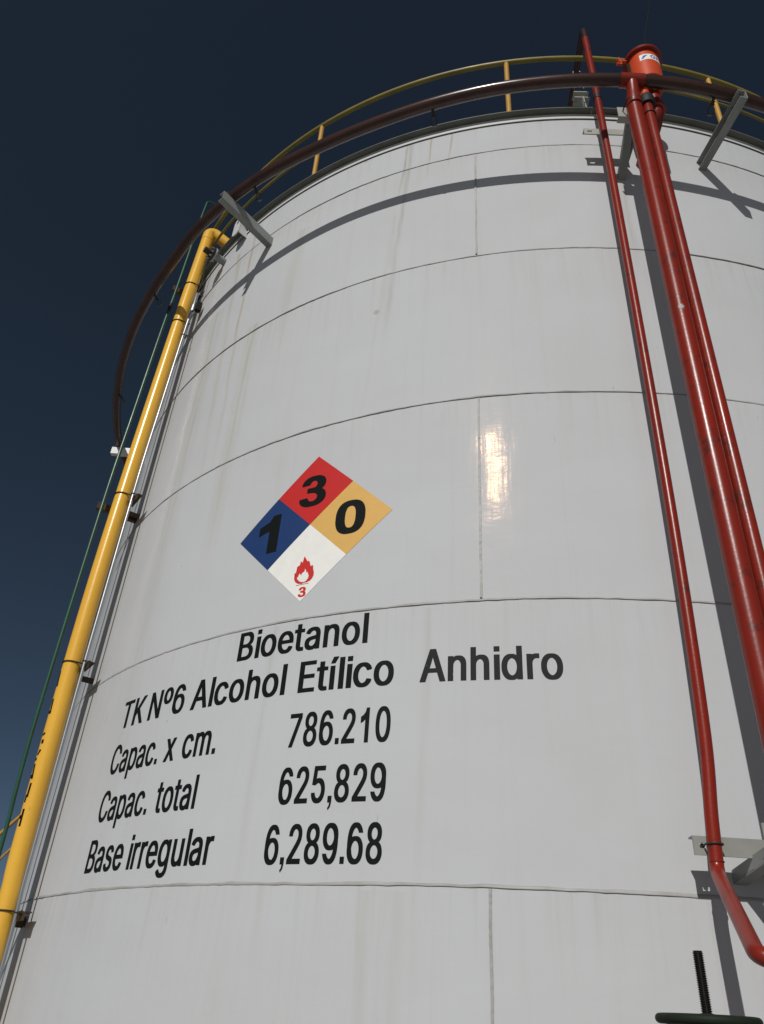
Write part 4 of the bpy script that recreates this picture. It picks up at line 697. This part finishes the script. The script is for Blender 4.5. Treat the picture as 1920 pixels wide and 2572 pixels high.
# ------------------------------------------------------------------ yellow stair behind the tank on the left
sd = Vector((-0.235, 0.972, 0)).normalized(); sn = Vector((sd.y, -sd.x, 0)); A = Vector((-6.54, 8.84, 0)); slope = 0.655
stair = thing('inclined_handrail', 'sloping orange yellow tubular handrail behind the yellow pipe, bottom left', 'handrail', A-sd*3.0)
def spt(s, h, side=0.0): return A+sd*s+UP*(2.915-0.95+slope*s+h)-sn*side
t = MB(); t.tube([spt(-2.9, 0.95), spt(1.75, 0.95)], 0.023, 12); tag(t.build('handrail', 'rail_yellow', stair), 'upper rail')
t = MB(); t.tube([spt(-2.9, 0.535), spt(1.75, 0.535)], 0.016, 10); tag(t.build('mid_rail', 'rail_yellow', stair), 'thinner middle rail')
for s in (-2.85, -1.45):
    t = MB(); t.tube([spt(s, -0.1), spt(s, 0.95)], 0.021, 10); t.build('post', 'rail_yellow', stair)
for s in (1.70,):
    q = spt(s, 0.95); t = MB(); t.tube([Vector((q.x, q.y, 0)), q], 0.021, 10); t.build('post', 'rail_yellow', stair)
t = MB(); p0, p1 = spt(-2.98, -0.1), spt(1.75, -0.1); d = p1-p0; t.box((p0+p1)/2, d/2, sn*0.006, UP*0.09); t.build('stringer', 'rail_yellow', stair, smooth=0)

# ------------------------------------------------------------------ gate valve in the foreground
VY = 2.0; VX = 0.337
val = thing('gate_valve', 'dark green handwheel gate valve with a tall threaded stem in the bottom right foreground', 'valve', (VX, VY, 0))
WZ = 1.634; lean = Vector((-0.012, 0.0, 1)).normalized(); C = Vector((VX, VY, WZ))
tx = Vector((1, 0, 0.0)); tx = (tx-lean*tx.dot(lean)).normalized(); ty = lean.cross(tx)
m = MB(); pts = []; rs = []
pitch_ = 0.0042; n = int(0.226/pitch_*2)
for k in range(n+1):
    pts.append(C-lean*0.10+lean*(0.226*k/n)); rs.append(0.0118 if k % 2 else 0.0086)
rs[-1] = 0.0105
m.tube(pts, rs, 20); m.build('threaded_stem', 'steel', val, smooth=12)
m = MB(); m.tube([C+(tx*math.cos(q)+ty*math.sin(q))*0.096 for q in [2*math.pi*k/48 for k in range(48)]], 0.0095, 14, closed=True); wheel = m.build('handwheel', 'wheel_green', val)
m = MB(); m.lathe(C, lean, [(0.013, -0.022), (0.030, -0.022), (0.031, -0.004), (0.024, 0.006), (0.0165, 0.011), (0.0125, 0.012)], 24); m.build('hub', 'wheel_green', wheel)
for k in range(5):
    q = 2*math.pi*k/5+0.3; d = tx*math.cos(q)+ty*math.sin(q); m = MB(); m.tube([C+d*0.028-lean*0.008, C+d*0.06-lean*0.010, C+d*0.092], [0.010, 0.008, 0.007], 10); m.build('spoke', 'wheel_green', wheel)
m = MB(); m.lathe((VX, VY, 0), UP, [(0.024, 1.59), (0.036, 1.585), (0.036, 1.53), (0.03, 1.50), (0.03, 1.44)], 20)
for sg in (-1, 1): m.tube(smooth_path([Vector((VX+0.03*sg, VY, 1.53)), Vector((VX+0.07*sg, VY, 1.47)), Vector((VX+0.075*sg, VY, 1.3)), Vector((VX+0.06*sg, VY, 1.22))], 5), 0.014, 10)
m.build('yoke', 'wheel_green', val)
m = MB(); m.lathe((VX, VY, 0), UP, [(0.02, 1.23), (0.105, 1.23), (0.105, 1.20), (0.075, 1.19), (0.07, 1.10), (0.11, 1.08), (0.11, 1.05), (0.085, 1.03), (0.095, 0.9), (0.08, 0.76), (0.0, 0.74)], 28); m.build('bonnet', 'wheel_green', val)
m = MB(); m.lathe((VX, VY, 0.9), (1, 0, 0), [(0.06, -0.16), (0.125, -0.16), (0.125, -0.138), (0.075, -0.13), (0.075, 0.13), (0.125, 0.138), (0.125, 0.16), (0.06, 0.16)], 28); m.build('body', 'wheel_green', val)
pp = MB(); pp.tube(fillet([Vector((VX+0.162, VY, 0.9)), Vector((VX+0.7, VY, 0.9)), Vector((VX+0.7, VY, 0.0))], 0.14, 8), 0.056, 20)
pp.tube(fillet([Vector((VX-0.162, VY, 0.9)), Vector((VX-0.6, VY, 0.9)), Vector((VX-0.6, VY, 0.0))], 0.14, 8), 0.056, 20)
for s, x in ((1, VX+0.162), (-1, VX-0.162)): pp.lathe((x, VY, 0.9), (s, 0, 0), [(0.05, 0), (0.125, 0), (0.125, 0.02), (0.05, 0.02)], 28)
tag(pp.build('valve_piping', 'red', origin=(VX, VY, 0)), 'red pipe run bolted to both flanges of the handwheel valve', 'pipe')

for o in list(bpy.data.objects):
    if '_org' in o: del o['_org']
